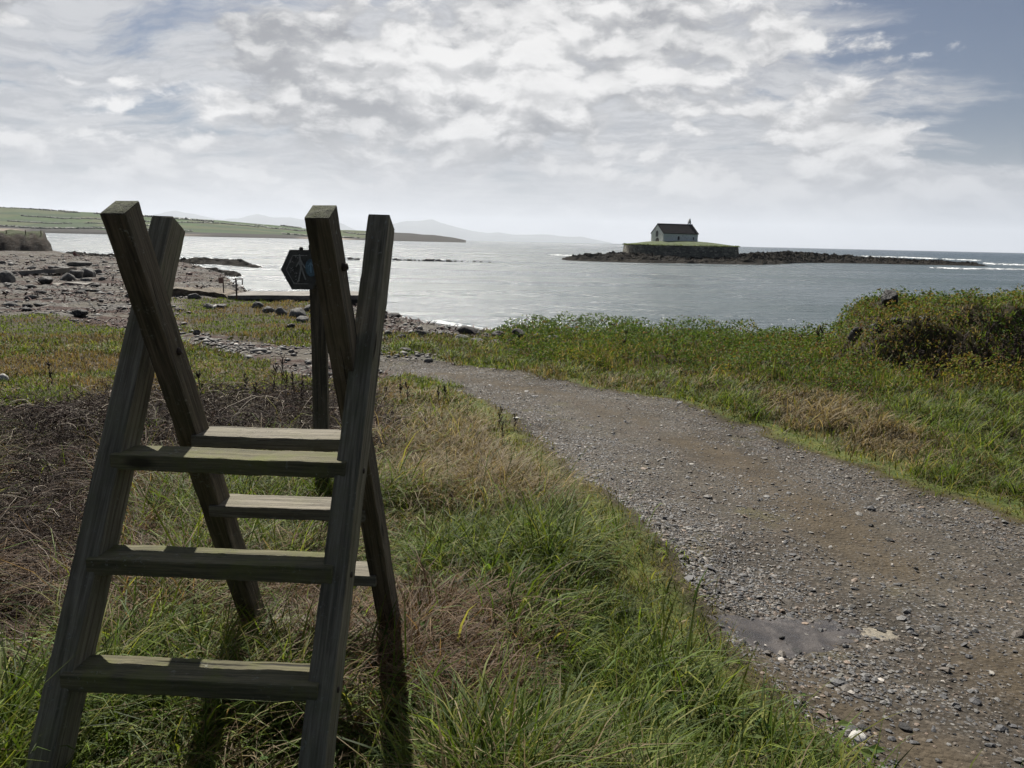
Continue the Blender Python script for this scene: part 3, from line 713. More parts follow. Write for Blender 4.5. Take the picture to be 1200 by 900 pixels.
def stringer(side,u,top):
    lean=P['lean'+side];t=P['t'+side]*(1 if side=='F' else -1);w=P['w'+side];d=P['d'+side]
    ez=SV(lean,t,1).normalized();ey=SV(0,1,-t).normalized();ex=ey.cross(ez).normalized();ey=ez.cross(ex).normalized()
    z0=-.18
    v0=P['v'+side]+t*z0
    o=Vector(SW(u+lean*z0,v0,z0))+ey*(d/2)
    L=(top-z0)*SV(lean,t,1).length
    if side=='B':o=BK(o);w*=KB;d*=KB;L*=KB
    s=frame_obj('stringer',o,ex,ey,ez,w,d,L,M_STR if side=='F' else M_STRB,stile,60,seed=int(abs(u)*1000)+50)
    if side=='F' and u>0:
        bm=bmesh.new();n=9
        A=[bm.verts.new((w/2+.0008,-d/2+.006+.018*math.sin(math.pi*i/(n-1)),.11*(i/(n-1)-.5))) for i in range(n)]
        B=[bm.verts.new((w/2+.0035*math.sin(math.pi*i/(n-1))+.001,-d/2+.004,.11*(i/(n-1)-.5))) for i in range(n)]
        for i in range(n-1):bm.faces.new((A[i],A[i+1],B[i+1],B[i]))
        sp_=bm_obj('split_wood',bm,M_TRDB,s,True);sp_.location=(0,0,L*(1.27+.18)/(top+.18))
    # mossy end grain
    bm=bmesh.new();n=7
    rn=np.random.default_rng(int(abs(u)*999))
    g=[[bm.verts.new((w*(i/(n-1)-.5)*.97,d*(j/(n-1)-.5)*.97,L+.001+(.0 if i in(0,n-1) or j in(0,n-1) else rn.uniform(.0015,.006)))) for j in range(n)] for i in range(n)]
    for i in range(n-1):
        for j in range(n-1):bm.faces.new((g[i][j],g[i+1][j],g[i+1][j+1],g[i][j+1]))
    cap=bm_obj('moss',bm,M_MOSS,s,True)
    if side=='B':
        zz_=1.235 if u<0 else 1.50
        bm=bmesh.new();q=.013
        bm_tube(bm,[(w/2-.004,.004,0),(w/2+.004,.004,0),(w/2+(.009 if u<0 else .016),.006,.001)],[q,q,q*.7],7)
        bo=bm_obj('bolt',bm,M_IRON,s,True);bo.location=(0,0,L*(zz_+.18)/(top+.18))
    for zz_ in ((.925,.655,.38) if side=='F' else ()):
        bm=bmesh.new()
        sg=1 if u>0 else -1
        bm_tube(bm,[(sg*(w/2-.002),0,0),(sg*(w/2+.0035),0,0)],[.0095,.008],8)
        bo=bm_obj('bolt',bm,M_IRON,s,True);bo.location=(0,.0,L*(zz_+.18)/(top+.18))
    return s
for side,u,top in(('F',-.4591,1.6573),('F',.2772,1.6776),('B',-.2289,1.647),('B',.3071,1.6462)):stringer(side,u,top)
def step(side,z,ul,ur,th,dep,mat,sd):
    lean=P['lean'+side];t=P['t'+side]*(1 if side=='F' else -1)
    nose=.0229 if side=='F' else .0071
    v=P['v'+side]+t*z-nose
    o=Vector(SW(ul+lean*z,v+dep/2,z-th/2))
    ez=SV(1,0,0);ey=SV(0,1,0);ex=ey.cross(ez);L=ur-ul
    if side=='B':o=BK(o);th*=KB;dep*=KB;L*=KB
    return frame_obj('step',o,ex,ey,ez,th,dep,L,mat,stile,36,seed=sd,rough_=.002)
step('F',.9413,-.4468,.2719,.0493,.1135,M_TRD,1)
step('F',.6721,-.4468,.2725,.0493,.1135,M_TRD,2)
step('F',.3973,-.4470,.2728,.0493,.1150,M_TRD,3)
step('B',.9802,-.2113,.305,.0401,.129,M_TRDB,4)
step('B',.7049,-.2300,.300,.0401,.129,M_TRDB,5)
step('B',.4126,-.2200,.300,.0401,.129,M_TRDB,6)
step('B',.1150,-.2200,.300,.0401,.129,M_TRDB,7)
# ------------------------------------------------------------------ waymark post
def at(px,py,Y):
    """world point on the ray through a pixel at depth Y"""
    d=ray(px,py);return np.array([0,0,CAMZ])+d*(Y/d[1])
wy=5.1;pc=at(375,427,wy);gz=float(zat(pc[0],wy))
post=empty('waymark_post',(pc[0],wy,gz))
tag(post,'squared timber waymark post with a dark hexagonal trail plaque behind the stile','signpost')
ptop=at(378,287,wy)[2]
frame_obj('post',(pc[0],wy,gz-.2),Vector((math.cos(.12),math.sin(.12),0)),Vector((-math.sin(.12),math.cos(.12),0)),Vector((0,0,1)),.098,.098,ptop-gz+.2,M_STRB,post,30,seed=9)
M_PLQ=simple('dark_plaque_paint',(.045,.045,.040),.6,.5,30,.001)
M_WHT=simple('chalky_white_paint',(.25,.25,.235),.7,.35,60)
M_BLU=simple('faded_blue_disc',(.07,.13,.17),.6,.4,40)
hc=at(353.5,316,wy-.07)
plq=bpy.data.meshes.new('plaque')
s_=.147
Mh=Matrix.Translation(Vector(hc)-post.location)@Matrix.Rotation(-.28,4,'Z')@Matrix.Rotation(D(-1.5),4,'Y')
hexp=[(s_*math.cos(k*math.pi/3),s_*math.sin(k*math.pi/3)) for k in range(6)]
def hpart(name,outs,y0,y1,mat,par,M=None):
    bm=bmesh.new()
    for pts in outs:bm_prism(bm,pts,y0,y1,'y')
    o=bm_obj(name,bm,mat,par)
    if M is not None:o.matrix_basis=M
    return o
plaque=hpart('plaque',[hexp],-.012,.012,M_PLQ,post,Mh)
def ring(ro,ri,th0=0,th1=6,y=0):
    return [[(ro*math.cos(k*math.pi/3),ro*math.sin(k*math.pi/3)),(ro*math.cos((k+1)*math.pi/3),ro*math.sin((k+1)*math.pi/3)),(ri*math.cos((k+1)*math.pi/3),ri*math.sin((k+1)*math.pi/3)),(ri*math.cos(k*math.pi/3),ri*math.sin(k*math.pi/3))] for k in range(th0,th1)]
def stroke(a,b,w0,w1):
    a=Vector(a);b=Vector(b);t=(b-a).normalized();n=Vector((-t.y,t.x))
    return [tuple(a+n*w0),tuple(b+n*w1),tuple(b-n*w1),tuple(a-n*w0)]
hpart('border_line',ring(.107,.1015,1,5),-.0150,-.0118,M_WHT,plaque)
# white forked figure
fig=[stroke((-.002,.098),(.002,.05),.003,.010),stroke((.002,.052),(.006,.015),.012,.007),stroke((.000,.060),(-.032,.018),.006,.003),stroke((.004,.058),(.034,.012),.006,.003),
     stroke((.008,.020),(-.018,-.070),.006,.004),stroke((.006,.018),(.034,-.064),.005,.004),stroke((-.018,-.070),(-.030,-.076),.004,.002)]
hpart('emblem_figure',fig,-.0155,-.0118,M_WHT,plaque)
rn=random.Random(3)
for cx,cz,nn in((-.058,.045,8),(-.066,.0,8),(-.045,-.035,8),(-.03,-.072,7),(-.03,.082,5)):
    dots=[]
    for k in range(nn):
        a=cx+rn.uniform(-.018,.018);b=cz+rn.uniform(-.016,.016);q=rn.uniform(.0018,.004)
        dots.append([(a-q,b-q),(a+q,b-q*.6),(a+q*.7,b+q),(a-q*.8,b+q*.7)])
    hpart('worn_lettering',dots,-.0148,-.0118,M_WHT,plaque)
disc=hpart('blue_disc',[[(.078+.040*math.cos(k*math.pi/12),.012+.056*math.sin(k*math.pi/12)) for k in range(24)]],-.0170,-.0118,M_BLU,plaque)
hpart('arrow_mark',[stroke((.078,-.02),(.078,.04),.004,.003),stroke((.060,.022),(.078,.045),.003,.003),stroke((.096,.022),(.078,.045),.003,.003)],-.0185,-.0168,simple('pale_blue_paint',(.16,.28,.36),.6),disc)
bm=bmesh.new();bmesh.ops.create_icosphere(bm,subdivisions=2,radius=.014);o=bm_obj('bolt_head',bm,M_DROCK,post,True);o.location=Vector(at(353,291.5,wy-.075))-post.location
# ------------------------------------------------------------------ rocks
def boulder(name,loc,dim,mat,seed,rz=0,sub=4,rough_=.22,parent=None,tilt=0):
    v,f=ico(sub);rn=np.random.default_rng(seed);ph=rn.uniform(0,50,3)
    d=np.ones(len(v))
    # facet-like shaping by planes
    for k in range(15):
        nrm=rn.normal(0,1,3);nrm/=np.linalg.norm(nrm);lim=rn.uniform(.48,.9)
        pr=v@nrm; v=np.where((pr>lim)[:,None],v-nrm*(pr-lim)[:,None]*.85,v)
    n=(fbm(v[:,0]*1.6+ph[0]+v[:,2],v[:,1]*1.6+ph[1]-v[:,2]*.7,seed%97,4)-.5)*rough_*1.6
    v=v*(1+n[:,None])
    a=math.cos(tilt),math.sin(tilt)
    v=v*np.array(dim)*.5
    v=np.stack([v[:,0]*a[0]-v[:,2]*a[1],v[:,1],v[:,0]*a[1]+v[:,2]*a[0]],-1)
    o=np_mesh(name,v,f,mat,None,True);o.location=loc;o.rotation_euler=(0,0,rz);return o
def rock_px(px,pyb,wpx,hpx,mat,seed,label,group=None,name='boulder',depth=.8,flat=None,sub=3,sink=.2,cat='rock',tilt=0):
    h=hit(px,pyb);x,y=h;dist=math.hypot(x,y)
    k=math.hypot(dist,CAMZ-float(zbase(x,y)))/FPX
    w=wpx*k;hh=hpx*k*1.1+.02
    o=boulder(name,(x,y+w*.3,float(zat(x,y))+hh*(.5-sink)),(w,w*depth,hh*(1+sink)),mat,seed,random.uniform(-.4,.4),sub,tilt=tilt)
    return tag(o,label,cat,group)
# boulders by the water right of the stile
rock_px(607,401,24,14,M_DROCK,11,'large rounded dark boulder in the middle of the shoreline heap beyond the track')
rock_px(629,402,22,11,M_ROCK,12,'grey leaning boulder just right of the large rounded dark one',depth=.9)
rock_px(584,399,16,9,M_DROCK,13,'rounded dark boulder left of the large one at the waterline')
rock_px(551,394,32,11,M_DROCK,14,'long black ridge of rock leading down to the water from the shore heap',tilt=-.15)
rock_px(649,402,24,8,M_ROCK,15,'low grey boulder partly hidden by the bushes at the right of the heap')
rock_px(462,373,19,5,M_DROCK,16,'flat black rock alone in the shallow water',name='rock',sink=.1)
for i,(px,py,w,h) in enumerate([(560,404,20,6),(580,405,18,5),(598,405,12,5),(541,401,20,5),(615,405,10,4),(569,399,10,5),(530,397,14,5),(516,392,16,4),(500,393,14,5),(488,388,12,4),(500,409,9,4),(470,400,14,5),(455,396,10,6)]):
    rock_px(px,py,w,h,(M_ROCK,M_DROCK,M_PEBBLE and M_ROCK)[i%3],30+i,'smaller grey rock in the heap along the shoreline beyond the track','rocks heaped along the shoreline')
rock_px(493,397,14,9,M_ROCK,50,'upright grey stone among pale tufts right of the stile')
rock_px(511,412,8,3,M_PALE,51,'small white stone on the short turf beside the shore rocks',cat='stone',name='stone',sub=2)
rock_px(474,414,16,5,M_ROCK,52,'flat pale grey stone at the start of the gravel track',cat='stone',name='stone',sub=2)
rock_px(502,423,13,4,M_ROCK,53,'small flat stone at the edge where track meets turf',cat='stone',name='stone',sub=2)
# beach, left
for i,(px,py,w,h,m_,lb) in enumerate([(70,322,22,10,M_ROCK,'broad grey boulder at the back of the left beach heap'),(86,326,20,9,M_ROCK,'rounded boulder in the middle of the left beach heap'),(100,325,22,11,M_ROCK,'large pale boulder at the right end of the left beach heap'),(76,330,20,10,M_ROCK,'domed boulder in front of the left beach heap'),(5,331,16,14,M_ROCK,'boulder cut by the left edge of the picture on the beach'),(50,334,18,8,M_DROCK,'dark boulder under the edge of the tilted concrete slab'),(90,312,26,5,M_ROCK,'low flat rock behind the left beach heap')]):
    rock_px(px,py,w,h,m_,70+i,lb)
for i,(px,py,w,h) in enumerate([(113,322,12,6),(60,316,10,4),(118,331,9,4),(34,337,16,4),(128,345,10,4),(160,338,10,5),(22,340,14,4)]):
    rock_px(px,py,w,h,M_ROCK,90+i,'small grey rock scattered round the left beach heap','small rocks round the left beach heap',sub=2)
for i,(px,py,w,h) in enumerate([(226,352,18,6),(243,361,16,7),(258,361,14,7),(345,372,26,11),(362,366,18,9),(376,373,20,10),(352,379,18,8),(371,386,16,7),(385,362,14,8),(328,369,16,9),(313,366,18,8),(340,386,12,6),(300,363,14,6),(230,395,8,6)]):
    rock_px(px,py,w,h,(M_ROCK,M_ROCK,M_DROCK)[i%3],110+i,'grey boulder in the pile between the beach turf and the slipway wall','boulders piled against the slipway')
rock_px(254,361,18,6,M_PALE,130,'pale rounded boulder under the end of the earth slab')
rock_px(3,450,12,8,M_PALE,131,'white stone in yellow grass at the left edge of the picture',cat='stone',name='stone',sub=2)
rn=random.Random(21)
for i in range(46):
    px=rn.uniform(-5,225);py=rn.uniform(304,374);k=(py-285)/60
    w=rn.uniform(5,13)*k+3
    rock_px(px,py,w,w*rn.uniform(.22,.42),(M_ROCK,M_DROCK,M_ROCK)[i%3],800+i,'angular dark grey rock strewn over the left beach','angular rocks strewn over the left beach',name='rock',sub=2)
# outcrops on the mound
mb=at(1042,351,18.6);mbz=float(zat(mb[0],18.6))
tag(boulder('boulder',(mb[0],18.6,mbz+.42),(.56,.5,.46),M_DROCK,140,.3,4),'dark rounded boulder perched on top of the grassy mound','rock')
for i,(px,py,w,h) in enumerate([(1008,394,24,10),(1030,398,26,11),(1052,392,16,8),(1084,384,14,6)]):
    rock_px(px,py,w,h,M_DROCK,150+i,'grey rock poking out of the near face of the grassy mound','rocks in the face of the mound',name='outcrop',sink=.5)
# stones on the track
def tstone(px,py,w,hgt,mat,seed,label,flat=.5):
    x,y=hit(px,py);k=math.hypot(math.hypot(x,y),1.8)/FPX;w=w*k
    o=boulder('stone',(x,y,float(zat(x,y))+hgt*.35),(w,w*.75,hgt),mat,seed,.2*seed,3);return tag(o,label,'stone')
tstone(1004,861,24,.035,M_PALE,160,'smooth pale stone at the grass edge in the lower right')
tstone(918,733,9,.028,M_DROCK,161,'small black stone standing in the smooth wet patch')
tstone(936,744,18,.014,M_DROCK,162,'flat dark chip at the right side of the wet patch')
tstone(1034,722,15,.016,M_DROCK,163,'dark slate piece lying on the pale sandy patch')
tstone(1100,720,14,.025,M_ROCK,164,'grey stone on the track right of the pale sandy patch')
tstone(1062,840,20,.02,M_DROCK,165,'dark stone in bare earth near the bottom right')
tstone(1022,605,7,.03,M_DROCK,166,'dark stone in the middle of the dirt track')
tstone(1045,620,12,.02,M_DROCK,167,'flat dark stone just below the one in mid track')
tstone(1014,843,14,.02,M_DROCK,168,'dark rounded stone above the smooth pale one')
tstone(605,490,10,.03,M_PALE,169,'pale stone on the left border of the track')
# wet smooth patch and sandy patch: thin sheets on the track
def patch(name,pxpoly,mat,up=.006,kind='structure',seed=0):
    C=np.array([hit(*p) for p in pxpoly]);c=C.mean(0)
    n=64;ang=np.linspace(0,2*np.pi,n,endpoint=False);out=[]
    K=len(C);cl=np.vstack([C,C[:1]])
    seg=np.linalg.norm(np.diff(cl,axis=0),axis=1);cum=np.concatenate([[0],np.cumsum(seg)])
    tt=np.linspace(0,cum[-1],n,endpoint=False);bx=np.interp(tt,cum,cl[:,0]);by=np.interp(tt,cum,cl[:,1])
    j=1+(fbm(bx*14,by*14,seed,3)-.5)*.8
    bx=c[0]+(bx-c[0])*j;by=c[1]+(by-c[1])*j
    vs=[];fs=[];rings=10
    for k in range(rings+1):
        f=k/rings;xx=c[0]+(bx-c[0])*f;yy=c[1]+(by-c[1])*f
        zz=zat(xx,yy)+up*(1-f**4)-.004*f**4
        vs.append(np.stack([xx,yy,zz],-1))
    vs=np.vstack(vs)
    for k in range(rings):
        for i in range(n):fs.append((k*n+i,k*n+(i+1)%n,(k+1)*n+(i+1)%n,(k+1)*n+i))
    return tag(np_mesh(name,vs,np.array(fs)[:,::-1],mat,None,True),kind=kind)
m=NT('wet_mud');v=m.pos();n_=m.noise(v,9,6,.6);c_=m.mix(m.mr(n_,.35,.65),(.040,.034,.030),(.068,.058,.052));M_MUD=m.out(m.bsdf(c_,m.mr(n_,.3,.7,.18,.5),m.bump(m.noise(v,30,5,.6),.006),.6))
patch('mud_patch',[(826,716),(870,706),(940,707),(1000,712),(1030,722),(990,742),(940,756),(890,752),(850,742)],M_MUD,.007,seed=5)
patch('sand_patch',[(1004,718),(1020,716),(1050,722),(1062,731),(1040,735),(1012,728)],simple('pale_sand',(.20,.178,.138),.9,.4,45,.006),.004,seed=6)
# ------------------------------------------------------------------ slipway, slab, rail and notice
def place_box(name,px0,px1,pyt,Y,zb,depth,mat,label,cat,slope=0):
    a=at(px0,pyt,Y);b=at(px1,pyt,Y)
    L=b[0]-a[0];o=empty(name,(a[0],Y,zb)) if False else None
    return a,b
def prism_obj(name,outline,y0,y1,mat,loc,rz=0,sub=0,rough_=0,seed=0,parent=None):
    bm=bmesh.new();bm_prism(bm,outline,y0,y1,'y')
    if sub:bmesh.ops.subdivide_edges(bm,edges=bm.edges[:],cuts=sub,use_grid_fill=True)
    bmesh.ops.triangulate(bm,faces=[f for f in bm.faces if len(f.verts)>4])
    if rough_:
        co=np.array([v.co[:] for v in bm.verts]);d=(fbm(co[:,0]*1.3+co[:,1],co[:,2]*2+co[:,1],seed,4)-.5)*rough_
        for v,q in zip(bm.verts,d):v.co+=Vector((q*.5,q,q))
    o=bm_obj(name,bm,mat,parent);o.location=loc;o.rotation_euler=(0,0,rz);return o
Ysl=40.;a=at(270,346,Ysl);b=at(440,346,Ysl)
slip=empty('slipway',(a[0],Ysl,.4));tag(slip,'long low concrete slipway with pale top and dark seaward wall behind the boulders','slipway')
L=b[0]-a[0];zt=a[2];zt2=b[2]
prism_obj('wall',[(0,-.6),(L,-.6),(L,zt2-.4-.22),(0,zt-.4-.22)],0,3.2,M_SLABW,(0,0,0),0,3,.08,3,slip)
prism_obj('deck',[(-.1,zt-.4-.218),(L+.1,zt2-.4-.218),(L+.1,zt2-.4),(-.1,zt-.4)],-.12,3.3,M_CONC,(0,0,0),0,3,.05,4,slip)
Ye=41.5;a=at(203,341,Ye);b=at(277,352,Ye);t2=at(262,345,Ye)
e_=prism_obj('earth_slab',[(-.8,-.2),(b[0]-a[0]-.2,-.25),(b[0]-a[0],b[2]-.55),(t2[0]-a[0],t2[2]-.5),(1.4,a[2]-.42),(-.8,a[2]-.5)],0,2.6,rockmat('turfy_brown_earth',(.07,.055,.035),(.15,.115,.08),(.12,.12,.05),1.4,.12),(a[0],Ye,.5),0,4,.35,8)
tag(e_,'flat topped brown slab of earth and rock with a dark undercut edge beside the slipway','slab')
M_RUST=simple('rusty_metal',(.11,.085,.07),.7,.4,20)
p0=at(277.5,351,39);ztop=at(277.5,326,39)[2];ztop2=at(281,327,39)[2]
rail=empty('handrail',(p0[0],39,p0[2]-.1));tag(rail,'thin metal handrail frame standing at the head of the slipway','handrail')
def tube_part(name,pts,r,mat,par,seg=6):
    bm=bmesh.new();bm_tube(bm,[Vector(p)-par.location for p in pts],r,seg);return bm_obj(name,bm,mat,par,True)
tube_part('upright',[(p0[0],39,p0[2]-.1),(p0[0],39,ztop)],.045,M_RUST,rail)
x2=at(281.5,330,39)[0];zl=at(281,334,39)[2]
tube_part('upright',[(x2,39.3,zl),(x2,39.3,ztop2)],.03,M_RUST,rail)
tube_part('top_bar',[(at(274,327,39)[0],38.9,ztop2-.02),(x2+.02,39.3,ztop2)],.03,M_RUST,rail)
tube_part('middle_bar',[(p0[0],39,zl),(x2,39.3,zl)],.02,M_RUST,rail)
p0=at(262,341,41.5);nt=empty('notice_post',(p0[0],41.5,p0[2]-.1));tag(nt,'small faded notice board on a thin post above the earth slab','notice')
tube_part('post',[(p0[0],41.5,p0[2]-.1),(p0[0],41.5,at(260,326,41.5)[2])],.035,M_RUST,nt)
A=at(256,325,41.4);B=at(261.5,332,41.4);bm=bmesh.new();bm_box(bm,(A[0],41.38,B[2]),(B[0],41.43,A[2]));[setattr(v,'co',v.co-nt.location) for v in bm.verts];bm_obj('board',bm,simple('faded_red_board',(.22,.13,.10),.7,.3,20),nt)
# left beach concrete
Yc=62.;a=at(8,318,Yc);b=at(64,315,Yc);c=at(52,321,Yc)
g=float(zat(a[0],Yc))
o=prism_obj('concrete_slab',[(0,a[2]-g-.28),(b[0]-a[0],b[2]-g-.35),(b[0]-a[0]+.1,b[2]-g+.02),(.2,a[2]-g)],0,3,M_CONC,(a[0],Yc,g),0,3,.12,12)
tag(o,'tilted broken concrete slab propped on boulders at the left of the beach','slab')
bm=bmesh.new();
Yb=50.;a=at(60,343,Yb);b=at(99,343,Yb);t=at(60,332,Yb)
o=prism_obj('concrete_block',[(0,-.3),(b[0]-a[0],-.3),(b[0]-a[0]+.05,t[2]-a[2]),(.9,t[2]-a[2]+.05),(.4,t[2]-a[2]-.12),(0,t[2]-a[2]-.05)],0,1.1,M_CONC,(a[0],Yb,a[2]),.1,3,.12,13)
tag(o,'squared concrete block lying in front of the boulders on the left beach','block')
Y2=54.;a=at(5,339,Y2);b=at(38,337,Y2)
o=prism_obj('concrete_slab',[(0,-.15),(b[0]-a[0],-.15),(b[0]-a[0],.12),(.3,.22)],0,1.4,M_CONC,(a[0],Y2,a[2]),-.1,3,.1,14)
tag(o,'low flat concrete slab on shingle left of the squared block','slab')
# earth bank with fence posts, far left
Yk=150.;a=at(-70,294,Yk);b=at(58,293,Yk);t=at(30,272.5,Yk)
gx=np.linspace(a[0],b[0]+1.2,80);gy=np.linspace(0,1,16)
GX,GY=np.meshgrid(gx,gy,indexing='ij')
hgt=(t[2]-.2);edge=sstep(0,1.6,b[0]+.6-GX+(fbm(GX*.6,GY*3,161,3)-.5)*2)
prof=np.interp(GY,[0,.12,.3,.42,.6,1],[0,.45,.85,1.0,1.02,1.05])
ZB=.2+hgt*prof*edge*(1+(fbm(GX*.3,GY*4,163,4)-.5)*.28);YB=Yk-1+GY*14+(fbm(GX*.5,GY*2,165,3)-.5)*2.4
nA,nB=GX.shape;ii,jj=np.meshgrid(np.arange(nA-1),np.arange(nB-1),indexing='ij')
q=np.stack([ii*nB+jj,(ii+1)*nB+jj,(ii+1)*nB+jj+1,ii*nB+jj+1],-1).reshape(-1,4)
m=NT('eroded_bank');v=m.pos();nz=m.n('ShaderNodeSeparateXYZ');m.t.links.new(m.n('ShaderNodeNewGeometry').outputs['Normal'],nz.inputs[0])
n_=m.noise(v,.8,7,.7);n2=m.noise(m.mapv(v,(.5,.5,2)),1,6,.7)
c_=m.mix(m.mr(n_,.35,.65),(.018,.014,.010),(.050,.036,.025));c_=m.mix(m.mr(n2,.55,.62,0,.6),c_,(.12,.11,.09));c_=m.mix(m.mr(nz.outputs[2],.86,.97),c_,(.04,.05,.018));M_BANK=m.out(m.bsdf(c_,.95,m.bump(n_,.5),.2))
tag(np_mesh('earth_bank',np.stack([GX*YB/Yk,YB,ZB],-1).reshape(-1,3),q,M_BANK,None,True),'eroded dark earth bank with a grassy top at the far left of the beach','bank')
for i,px in enumerate((7.5,30,48)):
    p=at(px,273,Yk+4);bm=bmesh.new();bm_tube(bm,[(0,0,-1.0),(0,0,.45),(.02,0,.9)],[.11,.10,.08],6);o=bm_obj('fence_post',bm,M_STRB,None,True);o.location=(p[0],Yk+4,p[2]-.35)
    tag(o,('leftmost short fence post on top of the dark earth bank','middle short fence post on top of the dark earth bank','short fence post at the seaward end of the dark earth bank')[i],'post','fence posts on the earth bank')
# rock spits in the bay
def reef(name,pts,hmax,width,mat,seed,label=None,cat=None,kind=None,nx=160,ny=26,zoff=-.35,freq=1.):
    pts=np.array(pts,float);seg=np.linalg.norm(np.diff(pts,axis=0),axis=1);cum=np.concatenate([[0],np.cumsum(seg)])
    t=np.linspace(0,cum[-1],nx);cx=np.interp(t,cum,pts[:,0]);cy=np.interp(t,cum,pts[:,1])
    wd=np.interp(t,cum,width) if np.ndim(width) else np.full(nx,width);hm=np.interp(t,cum,hmax) if np.ndim(hmax) else np.full(nx,hmax)
    s=np.linspace(-1,1,ny)
    X_=cx[:,None]+0*s;Y_=cy[:,None]+s[None]*wd[:,None]*.5
    X_=X_+(fbm(X_*.5,Y_*.5,seed,2)-.5)*wd[:,None]*.1
    n=fbm(X_*.45*freq,Y_*.6*freq,seed+1,5,.6)
    r1=np.abs(n-.5)*2;ends=sstep(0,.03,t/cum[-1])*sstep(1,.97,t/cum[-1])
    env=(1-np.abs(s)**2.2)[None]*ends[:,None]
    Z_=zoff+hm[:,None]*env*(.30+1.25*n)+env*(fbm(X_*1.3*freq,Y_*1.5*freq,seed+7,3,.7)-.42)*np.minimum(1.5,hm[:,None])*.95
    ii,jj=np.meshgrid(np.arange(nx-1),np.arange(ny-1),indexing='ij')
    q=np.stack([ii*ny+jj,(ii+1)*ny+jj,(ii+1)*ny+jj+1,ii*ny+jj+1],-1).reshape(-1,4)
    o=np_mesh(name,np.stack([X_,Y_,Z_],-1).reshape(-1,3),q,mat,None,False)
    if kind:tag(o,kind=kind)
    else:tag(o,label,cat)
    return o
def w0(px,py,z=0):
    d=ray(px,py);t=(z-CAMZ)/d[2];return (d[0]*t,d[1]*t)
reef('rock_spit',[w0(195,310),w0(230,308.5),w0(262,309),w0(285,311.5),w0(306,314)],[.9,1.0,.9,.8,.5],[14,12,10,7,4],M_REEF,201,'long dark rock spit reaching into the bay beyond the stile','rocks',nx=120)
reef('rock_spit',[w0(205,322),w0(240,320),w0(262,321),w0(280,324)],[.8,.85,.75,.5],[12,9,6,3],M_REEF,205,'shorter dark rock spit nearer the beach below the long one','rocks',nx=100)
reef('rock_spit',[w0(80,299),w0(100,301),w0(135,302.5),w0(200,305)],[.8,.9,.9,1.0],[5,4,4,5],M_REEF,207,'thin dark line of rocks along the far edge of the left beach','rocks',nx=120)
# line of rocks showing above the water
rn=random.Random(5)
proto=[]
xs=[411,418,449,463,468,474,480,486,491,497,500,507,513,519,526,533,541,548,556,564,574,437,430,456,504]
for i,px in enumerate(xs):
    x,y=w0(px,305.6+(px-480)*.0225+rn.uniform(-.4,.4));s=rn.uniform(.5,1.2)
    if i<4:
        o=boulder('rock',(0,0,0),(1.5,1.2,.95),M_DROCK,220+i,0,2);o.location=(x,y,.08);proto.append(o)
    else:
        o=proto[i%4].copy();COL.objects.link(o);o.location=(x,y,.05);o.scale=(s,s,s*.9);o.rotation_euler=(0,0,rn.uniform(0,6))
    tag(o,'small dark rock in the broken line of rocks across the bay','rock','line of rocks across the bay')
# ------------------------------------------------------------------ the island: reef, wall, turf, church
RE=[w0(650,304.3),w0(700,305.3),w0(745,305.8),w0(800,306.5),w0(870,308),w0(925,306.5),w0(990,307.5),w0(1050,309),w0(1100,310.0),w0(1156,311.8)]
reef('island_reef',RE,[.8,1.9,2.2,2.2,2.4,3.0,2.2,1.7,1.4,1.2],[18,32,46,46,42,34,30,26,22,14],M_REEF,211,kind='structure',nx=620,ny=60,freq=1.3)
IY=206.;wl=at(736,300,IY);wr_=at(873,303,IY);icx=(wl[0]+wr_[0])/2;ia=(wr_[0]-wl[0])/2;ib=11.;IY+=ib-2
zt=at(800,288.2,IY-ib)[2];zb_=.6
isl_u=[]
def ovalpt(t,k=1.):
    c,s=math.cos(t),math.sin(t);e=.62
    return (math.copysign(abs(c)**e,c)*ia*k,math.copysign(abs(s)**e,s)*ib*k)
wallE=empty('island_wall',(icx,IY,zb_));tag(wallE,'battered stone retaining wall ringing the turf of the small church island','sea wall')
bm=bmesh.new();n=140;rings=[]
lv=[(0,1.0),(.25,.995),(.5,.988),(.75,.98),(1.0,.972)]
for f,k in lv:
    rings.append([bm.verts.new((*[c*(k+.004*math.sin(i*2.3)) for c in ovalpt(2*math.pi*i/n)],(zt-zb_)*f+(.14*(vnoise(i*.35,0,3)-.5) if f==1 else 0)-(.8 if f==0 else 0))) for i in range(n)])
ins=[bm.verts.new((*ovalpt(2*math.pi*i/n,.94),(zt-zb_)*1.0-.02)) for i in range(n)];rings.append(ins)
for A,B in zip(rings,rings[1:]):
    for i in range(n):bm.faces.new((A[i],A[(i+1)%n],B[(i+1)%n],B[i]))
m=NT('rubble_stone_wall');v=m.coord();bk=m.vor(m.mapv(v,(1,1,2.2)),1.5,'DISTANCE_TO_EDGE');bc=m.vor(m.mapv(v,(1,1,2.2)),1.5,'F1','Color');sp=m.n('ShaderNodeSeparateColor');m.t.links.new(bc,sp.inputs[0])
c_=m.ramp(sp.outputs[0],[(0,(.12,.112,.088)),(.6,(.23,.215,.17)),(1,(.36,.34,.27))]);n_=m.noise(v,.6,6,.6);c_=m.mix(m.mr(n_,.4,.7,0,.5),c_,(.07,.07,.045));c_=m.mix(m.mr(bk,0,.06,.7,0),c_,(.02,.02,.018))
M_RUB=m.out(m.bsdf(c_,.9,m.bump(m.mr(bk,0,.1),.12),.3))
bm_obj('wall',bm,M_RUB,wallE)
bm=bmesh.new();rg=[]
for f in np.linspace(0,1,14):
    k=.975*(1-f);rg.append([bm.verts.new((*ovalpt(2*math.pi*i/n,k),(zt-zb_)+.10+1.25*(1-(1-f)**2.0)+.12*(vnoise(i*.3,f*9,9)-.5))) for i in range(n)])
